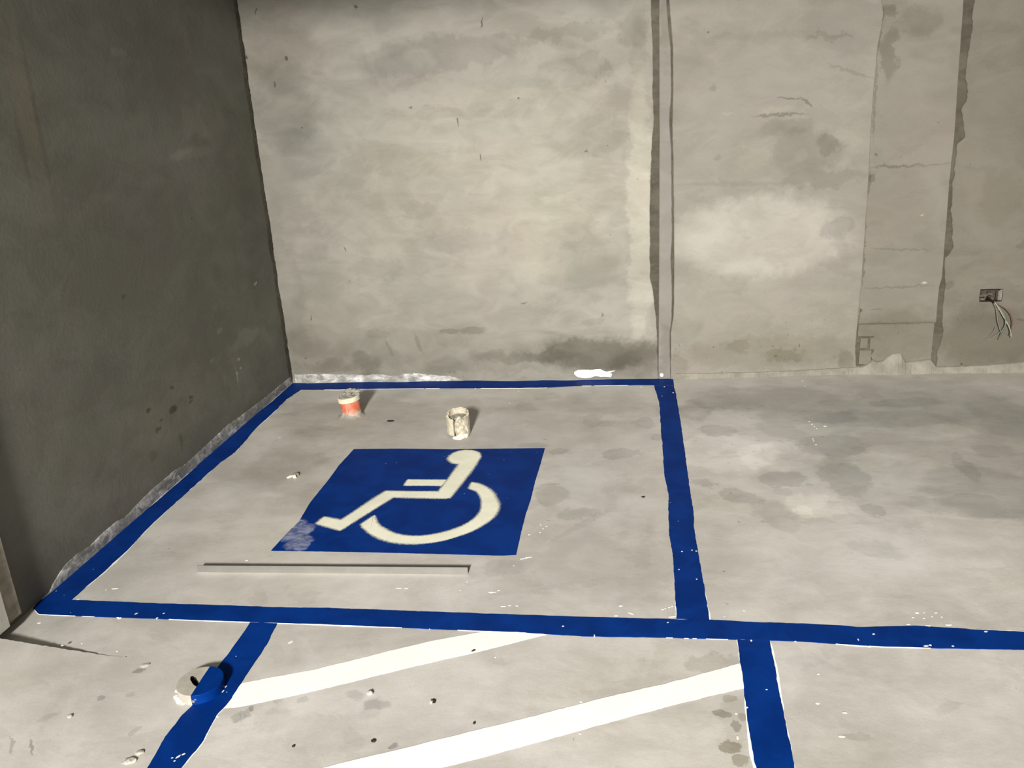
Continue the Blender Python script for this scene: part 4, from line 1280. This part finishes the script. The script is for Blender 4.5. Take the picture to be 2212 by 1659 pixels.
for x, y, z, s in ((0.010, -CAPR - 0.0002, 0.013, 0.006), (0.016, -CAPR * 0.965, 0.018, 0.004)):
    rough_blob(bm, (x, y, z), (s, 0.0022, s * 0.7), x * 500, 0.4)
link('chipped_patch', bm, m_greystone, cap)
bm = bmesh.new()
for a, q, hh in ((3.3, 0.010, 0.006), (3.7, 0.012, 0.007), (4.1, 0.011, 0.006), (3.95, 0.009, 0.010), (4.35, 0.006, 0.004)):
    rough_blob(bm, (CAPR * 1.02 * math.cos(a), CAPR * 1.02 * math.sin(a), 0.001), (q, q, hh), a * 9, 0.4)
link('mortar_rim', bm, m_chalk, cap)

# ------------------------------------------------------------------ open wall box with loose wires
JX, JZ = (HX0 + HX1) / 2, (HZ0 + HZ1) / 2
JY = wall_y(1.6)
jb = thing('wall_box', (JX, JY, JZ), 'small dark rusty wall box sunk in the plaster with loose wires hanging out', 'junction box')
wx, wz = (HX1 - HX0) / 2, (HZ1 - HZ0) / 2
bm = bmesh.new()
D = 0.045
def ragged(s, seed):
    n_ = 40
    out = []
    for k in range(n_):
        a = 2 * math.pi * k / n_
        c_, s_ = math.cos(a), math.sin(a)
        q = 1 / max(abs(c_), abs(s_)) ** 0.86
        out.append((s * wx * c_ * q * (1 + 0.06 * wob(k * 0.6, seed)), s * wz * s_ * q * (1 + 0.07 * wob(k * 0.6, seed + 7))))
    return out
o1, o2, o3 = ragged(1.04, 3), ragged(0.97, 3), ragged(0.86, 3)
V = loops_to_mesh(bm, [[(x, -0.0015, z) for x, z in o1], [(x, 0.002, z) for x, z in o2], [(x, D, z) for x, z in o3]], True)
bm.faces.new(V[-1])
link('box_shell', bm, m_box, jb)
bm = bmesh.new()   # ear on the right, with its bent lip
add_box(bm, wx * 0.62, wx * 0.72, -0.002, 0.03, -wz * 0.80, wz * 0.75)
add_box(bm, wx * 0.72, wx * 0.94, -0.0035, 0.001, -wz * 0.78, wz * 0.88)
link('box_ear', bm, m_greystone, jb)
bm = bmesh.new()
for x, z, s in ((-wx * 0.55, -wz * 0.1, 0.016), (-wx * 0.25, -wz * 0.35, 0.014), (wx * 0.05, wz * 0.05, 0.012), (-wx * 0.6, -wz * 0.75, 0.014), (wx * 0.2, -wz * 0.7, 0.015)):
    rough_blob(bm, (x, 0.020, z), (s * 1.2, 0.008, s * 0.55), x * 700 + 2, 0.4)
link('dried_mortar', bm, m_boxdust, jb)
bm = bmesh.new()
WO = lambda pl, y: [(x - JX, y_, z - JZ) for (x, z), y_ in zip(pl, y)]
tube(bm, smooth_path(WO([(1.838, 0.419), (1.854, 0.404), (1.867, 0.391)], (0.015, -0.006, -0.014)), 10), 0.0055, 8)
link('cable_sheath', bm, m_dark, jb)
for pl, ys, mt, r_ in (
    ([(1.862, 0.396), (1.876, 0.37), (1.885, 0.335), (1.892, 0.296), (1.905, 0.263), (1.915, 0.237)], (-0.012, -0.016, -0.02, -0.024, -0.02, -0.018), m_grey_wire, 0.0042),
    ([(1.871, 0.393), (1.893, 0.368), (1.913, 0.334), (1.926, 0.301), (1.927, 0.267), (1.915, 0.239), (1.894, 0.214), (1.873, 0.193), (1.856, 0.183)], (-0.012, -0.018, -0.028, -0.034, -0.034, -0.028, -0.018, -0.010, -0.006), m_grey_wire, 0.0030),
    ([(1.865, 0.388), (1.882, 0.36), (1.906, 0.352), (1.926, 0.316), (1.933, 0.283), (1.925, 0.252), (1.92, 0.231), (1.916, 0.206), (1.911, 0.188)], (-0.010, -0.014, -0.022, -0.030, -0.030, -0.026, -0.022, -0.016, -0.012), m_green_wire, 0.0042),
    ([(1.868, 0.398), (1.879, 0.381), (1.896, 0.355), (1.923, 0.308), (1.949, 0.264), (1.962, 0.228), (1.967, 0.205)], (-0.012, -0.015, -0.02, -0.03, -0.034, -0.034, -0.032), m_white_wire, 0.0036),
    ([(1.871, 0.393), (1.893, 0.38), (1.921, 0.362), (1.948, 0.331), (1.961, 0.295), (1.963, 0.259), (1.96, 0.231), (1.957, 0.215)], (-0.012, -0.018, -0.028, -0.036, -0.038, -0.036, -0.034, -0.032), m_red_wire, 0.0032),
    ([(1.887, 0.258), (1.881, 0.23), (1.863, 0.199), (1.847, 0.181), (1.832, 0.168)], (-0.016, -0.014, -0.010, -0.006, -0.003), m_grey_wire, 0.0018)):
    bm = bmesh.new()
    tube(bm, smooth_path(WO(pl, ys), 30), r_ * 0.8, 8)
    w_ = link('wire', bm, mt, jb, True)
    if mt is not m_grey_wire:
        w_['label'] = {'green_wire_jacket': 'dull green wire', 'white_wire_jacket': 'off-white wire', 'red_wire_jacket': 'faded red wire'}[mt.name]

# ------------------------------------------------------------------ white dabs on the wall foot
def dab(name, outline, mat, label, seed, t=0.0018):
    P_ = [Vector(p) for p in outline]
    n = 90
    q = resample([tuple(p) for p in P_] + [tuple(P_[0])], n + 1)[:-1]
    c = sum(q, Vector((0, 0))) / n
    bm = bmesh.new()
    o_, i_ = [], []
    for k, p in enumerate(q):
        e = p + (p - c).normalized() * 0.003 * (wob(k * 0.9, seed) + wob(k * 2.3, seed + 2))
        o_.append(bm.verts.new((e.x, wall_y(e.x) + 0.0005, max(0.003, e.y))))
        f = c + (e - c) * 0.86
        i_.append(bm.verts.new((f.x, wall_y(f.x) - t * (1 + 0.3 * wob(k * 0.7, seed + 4)), max(0.004, f.y))))
    for k in range(n):
        j = (k + 1) % n
        bm.faces.new((o_[k], o_[j], i_[j], i_[k]))
    bm.faces.new(i_)
    bm.normal_update()
    bmesh.ops.triangulate(bm, faces=[f for f in bm.faces if len(f.verts) > 4])
    o = link(name, bm, mat)
    return tag(o, label, 'paint dab')
dab_o = dab('paint_dab', [(-0.376, 0.041), (-0.369, 0.053), (-0.353, 0.06), (-0.318, 0.061), (-0.265, 0.06), (-0.249, 0.063), (-0.22, 0.064), (-0.202, 0.053), (-0.181, 0.047), (-0.162, 0.052), (-0.133, 0.054), (-0.165, 0.038), (-0.149, 0.032), (-0.16, 0.013), (-0.182, 0.016), (-0.213, 0.016), (-0.253, 0.02), (-0.277, 0.011), (-0.315, 0.008), (-0.354, 0.015), (-0.37, 0.027)],
    m_white, 'bright white brushed paint dab on the foot of the back wall', 4)
dab('paint_dab', [(0.116, 0.029), (0.12, 0.035), (0.128, 0.036), (0.136, 0.032), (0.137, 0.021), (0.133, 0.013), (0.121, 0.013), (0.116, 0.018)], m_white,
    'small bright white dot at the foot of the back wall above the line corner', 6)

# ------------------------------------------------------------------ crumbs, chips and pebbles on the floor
def stone(name, at, size, mat, label, cat, seed, rz=0.0, amp=0.35, group=None):
    bm = bmesh.new()
    rough_blob(bm, (0, 0, size[2] * 0.55), size, seed, amp, 2, 1.5)
    for v in bm.verts:
        v.co.z = max(v.co.z, 0.0)
    o = link(name, bm, mat)
    o.location = (at[0], at[1], 0.0)
    o.rotation_euler[2] = rz
    return tag(o, label, cat, group)
stone('plaster_crumb', (-1.571, 3.358), (0.017, 0.007, 0.006), m_chalk, 'small elongated white crumb left of the wheelchair symbol', 'crumb', 3, math.radians(45))
stone('plaster_crumb', (-1.548, 3.354), (0.009, 0.008, 0.009), m_chalk, 'small blocky white crumb touching a dark pebble left of the symbol', 'crumb', 5)
stone('pebble', (-1.549, 3.378), (0.013, 0.012, 0.009), m_greystone, 'small dark grey pebble behind two white crumbs left of the symbol', 'pebble', 8)
stone('dark_chip', (-1.29, 4.046), (0.021, 0.010, 0.004), m_chip, 'thin black chip lying on the floor between the two pipe stubs', 'chip', 12, math.radians(8), 0.6)
stone('dark_chip', (0.012, 3.195), (0.008, 0.005, 0.003), m_chip, 'tiny dark chip near the blue line opposite the symbol', 'chip', 14, 0.4, 0.6)
stone('dark_chip', (-0.577, 1.915), (0.008, 0.007, 0.004), m_chip, 'dark speck of grit between the two white stripes', 'chip', 17, 1.2, 0.6)
stone('pebble', (-0.582, 1.911), (0.006, 0.005, 0.005), m_stone, 'tiny pale pebble beside a dark speck between the white stripes', 'pebble', 19)
stone('dark_chip', (-0.505, 2.149), (0.007, 0.003, 0.003), m_chip, 'tiny dark splinter on the first white stripe', 'chip', 20, 0.6, 0.5)
stone('dark_chip', (-0.447, 1.838), (0.004, 0.004, 0.003), m_chip, 'tiny black crumb just above the nearest white stripe', 'chip', 21)
stone('dark_chip', (-0.91, 1.718), (0.004, 0.004, 0.003), m_chip, 'tiny black crumb in the foreground left of the nearest stripe', 'chip', 22)
stone('dark_chip', (-0.702, 1.753), (0.007, 0.006, 0.003), m_chip, 'small dark crumb above the middle of the nearest stripe', 'chip', 23)
stone('pebble', (-0.767, 1.936), (0.010, 0.007, 0.006), m_stone, 'small pale pebble below the first white stripe', 'pebble', 25)
stone('pebble', (-1.599, 1.784), (0.008, 0.007, 0.004), m_stone, 'smooth pale pebble on the foreground floor at the left', 'pebble', 27)
stone('plaster_crumb', (-1.506, 2.017), (0.015, 0.009, 0.003), m_stone, 'flat pale plaster crumb between the cap and the dark wall', 'crumb', 29, 0.4)
stone('plaster_crumb', (-1.327, 1.633), (0.018, 0.012, 0.005), m_stone, 'lumpy pale crumb at the lower edge beside the foreground blue line', 'crumb', 31, 0.3)
stone('plaster_crumb', (-1.316, 1.664), (0.012, 0.009, 0.004), m_stone, 'loose pale crumb just behind the lumpy one by the foreground line', 'crumb', 33, 0.5)
stone('plaster_crumb', (-1.819, 2.076), (0.005, 0.004, 0.003), m_stone, 'pale crumb sitting on the broken lip of the floor screed', 'crumb', 35).location.z = 0.016

# ------------------------------------------------------------------ splashes of white paint, past counting
def fleck(bm, x, y, rx, ry, ang, seed, z=0.0012):
    n_ = 12
    c_, s_ = math.cos(ang), math.sin(ang)
    t, b = [], []
    for k in range(n_):
        a = 2 * math.pi * k / n_
        q = 1 + 0.35 * wob(k * 1.1, seed)
        u_, w_ = rx * q * math.cos(a), ry * q * math.sin(a)
        p = (x + u_ * c_ - w_ * s_, y + u_ * s_ + w_ * c_)
        b.append(bm.verts.new((p[0], p[1], 0)))
        t.append(bm.verts.new((x + (p[0] - x) * 0.9, y + (p[1] - y) * 0.9, z)))
    bm.faces.new(t)
    for k in range(n_):
        bm.faces.new((b[k], b[(k + 1) % n_], t[(k + 1) % n_], t[k]))
bm = bmesh.new()
FL = [
    ((-1.859, 2.428), 0.015, 0.0035, 0.25), ((-1.889, 2.419), 0.003, 0.003, 0), ((-2.003, 2.212), 0.007, 0.004, 0.5), ((-1.093, 2.159), 0.011, 0.005, 0.9),
    ((-1.956, 2.354), 0.006, 0.003, 0.5), ((-1.78, 2.112), 0.003, 0.003, 0), ((-1.637, 2.08), 0.003, 0.003, 0), ((-1.925, 2.034), 0.004, 0.003, 1),
    ((-0.495, 2.469), 0.014, 0.0022, 0.35), ((-0.479, 2.481), 0.006, 0.0015, 0.4), ((-0.449, 2.389), 0.010, 0.0025, 0.1), ((-0.429, 2.395), 0.006, 0.003, 0.2), ((-0.404, 2.394), 0.005, 0.003, 0),
    ((-0.066, 2.411), 0.007, 0.004, 0.4), ((-0.08, 2.356), 0.006, 0.004, 0), ((-0.033, 2.371), 0.012, 0.004, 2.6), ((0.067, 2.397), 0.004, 0.002, 0), ((0.089, 2.41), 0.005, 0.002, 0.2), ((0.098, 2.417), 0.004, 0.002, 0.2), ((0.098, 2.36), 0.014, 0.004, 0.3), ((0.076, 2.404), 0.003, 0.002, 0.2),
    ((0.322, 2.405), 0.004, 0.003, 0), ((0.258, 2.369), 0.002, 0.002, 0), ((0.845, 2.42), 0.007, 0.005, 0), ((0.901, 2.423), 0.005, 0.003, 0), ((0.866, 2.421), 0.003, 0.002, 0), ((0.911, 2.401), 0.003, 0.002, 0), ((0.883, 2.401), 0.003, 0.002, 0),
    ((0.826, 2.394), 0.004, 0.002, 0), ((0.857, 2.391), 0.004, 0.003, 0), ((0.918, 2.361), 0.011, 0.004, 0.1), ((0.857, 2.353), 0.009, 0.003, 0), ((0.802, 2.357), 0.006, 0.003, 0),
    ((0.876, 3.967), 0.009, 0.010, 0), ((0.814, 4.025), 0.004, 0.004, 0), ((0.822, 3.994), 0.006, 0.004, 0), ((0.826, 3.959), 0.004, 0.004, 0), ((0.832, 3.935), 0.004, 0.003, 0), ((0.792, 3.81), 0.005, 0.004, 0), ((0.791, 3.786), 0.004, 0.004, 0), ((0.793, 3.742), 0.005, 0.003, 0), ((0.888, 4.635), 0.005, 0.007, 0), ((0.887, 4.547), 0.003, 0.004, 0),
    ((-0.42, 2.869), 0.006, 0.004, 0.6), ((-0.38, 2.886), 0.003, 0.003, 0), ((-0.372, 2.917), 0.003, 0.003, 0), ((-0.361, 2.936), 0.004, 0.003, 0), ((-0.384, 2.947), 0.003, 0.003, 0), ((-0.449, 2.643), 0.003, 0.004, 0), ((-1.455, 2.637), 0.006, 0.003, 0.2), ((-1.305, 2.62), 0.003, 0.003, 0),
    ((-0.42, 2.692), 0.016, 0.002, 0.3), ((-0.401, 2.703), 0.014, 0.002, 0.2), ((-0.597, 2.53), 0.003, 0.003, 0), ((-0.827, 2.479), 0.010, 0.003, 0.1), ((-0.801, 2.48), 0.007, 0.003, 0), ((-0.611, 2.477), 0.003, 0.003, 0), ((-0.504, 2.471), 0.010, 0.0016, 0.3),
    ((-1.812, 3.826), 0.004, 0.004, 0), ((-2.019, 4.233), 0.004, 0.003, 0), ((-0.674, 4.501), 0.004, 0.004, 0), ((-0.697, 4.307), 0.003, 0.003, 0), ((0.01, 4.554), 0.006, 0.004, 0),
    ((-1.17, 1.814), 0.004, 0.003, 0), ((-0.434, 2.122), 0.003, 0.003, 0), ((-0.162, 1.82), 0.003, 0.003, 0), ((-0.167, 1.943), 0.004, 0.003, 0), ((0.247, 1.924), 0.004, 0.003, 0), ((0.241, 1.834), 0.004, 0.008, 0), ((0.465, 1.979), 0.006, 0.004, 0), ((0.528, 1.947), 0.007, 0.003, 0), ((0.501, 1.857), 0.010, 0.004, 0), ((0.491, 2.103), 0.004, 0.003, 0),
]
for i, (p, rx, ry, a) in enumerate(FL):
    fleck(bm, p[0], p[1], rx * 0.85, ry * 0.85, a, i + 1)
o = link('paint_splatter', bm, m_fleck, floor)
o['kind'] = 'stuff'
o['label'] = 'scattered tiny white paint flecks'
for host, spots in (
    (LINES[4], (((-1.204, 1.658), 0.008, 0.003, 1.0, 0.0022), ((-1.194, 1.668), 0.005, 0.003, 0.8, 0.0022), ((-1.218, 1.653), 0.003, 0.002, 0.5, 0.0022), ((-1.206, 1.643), 0.003, 0.002, 0.5, 0.0022), ((-1.203, 1.917), 0.002, 0.006, -0.2, 0.0022), ((-1.204, 1.937), 0.002, 0.005, -0.2, 0.0022),)),
    (LINES[2], (((-1.69, 2.279), 0.006, 0.003, 0.7, 0.0028), ((-1.593, 2.286), 0.004, 0.002, 0.7, 0.0028), ((-1.735, 2.252), 0.006, 0.003, 0.4, 0.0028), ((-1.602, 2.259), 0.004, 0.003, 0.4, 0.0028), ((-0.244, 2.287), 0.004, 0.003, 0.7, 0.0028), ((0.082, 2.325), 0.004, 0.002, 0.7, 0.0028), ((-0.144, 2.245), 0.002, 0.005, 0.2, 0.0028), ((0.325, 2.246), 0.003, 0.004, 0.2, 0.0028), ((0.636, 2.268), 0.002, 0.005, 0.2, 0.0028), ((0.687, 2.299), 0.004, 0.003, 0.2, 0.0028), ((0.82, 2.248), 0.008, 0.004, 0.2, 0.0028), ((0.833, 2.253), 0.004, 0.004, 0.2, 0.0028), ((0.895, 2.252), 0.004, 0.003, 0.2, 0.0028), ((0.661, 2.238), 0.005, 0.002, 0.2, 0.0028), ((1.012, 2.329), 0.006, 0.003, 0.2, 0.0028),)),
    (LINES[0], (((0.137, 4.551), 0.004, 0.005, 0, 0.0026),)),
    (LINES[3], (((0.181, 4.451), 0.005, 0.006, 0, 0.0022), ((0.12, 4.401), 0.003, 0.004, 0, 0.0022), ((0.197, 2.768), 0.004, 0.003, 0, 0.0022), ((0.182, 2.774), 0.003, 0.003, 0, 0.0022), ((0.186, 2.581), 0.003, 0.003, 0, 0.0022), ((0.13, 2.64), 0.003, 0.003, 0, 0.0022), ((0.146, 2.763), 0.003, 0.003, 0, 0.0022),)),
    (square, (((-0.737, 3.208), 0.001, 0.002, 0, 0.0022),)),
    (LINES[5], (((0.339, 2.025), 0.003, 0.002, 0, 0.0022), ((0.277, 1.949), 0.004, 0.003, 0, 0.0022),))):
    bm = bmesh.new()
    for i, (p, rx, ry, a, z) in enumerate(spots):
        fleck(bm, p[0], p[1], rx, ry, a, i + 70, z)
    o = link('paint_flecks', bm, m_fleck, host)
    o['kind'] = 'stuff'
    o['label'] = 'tiny white paint flecks'
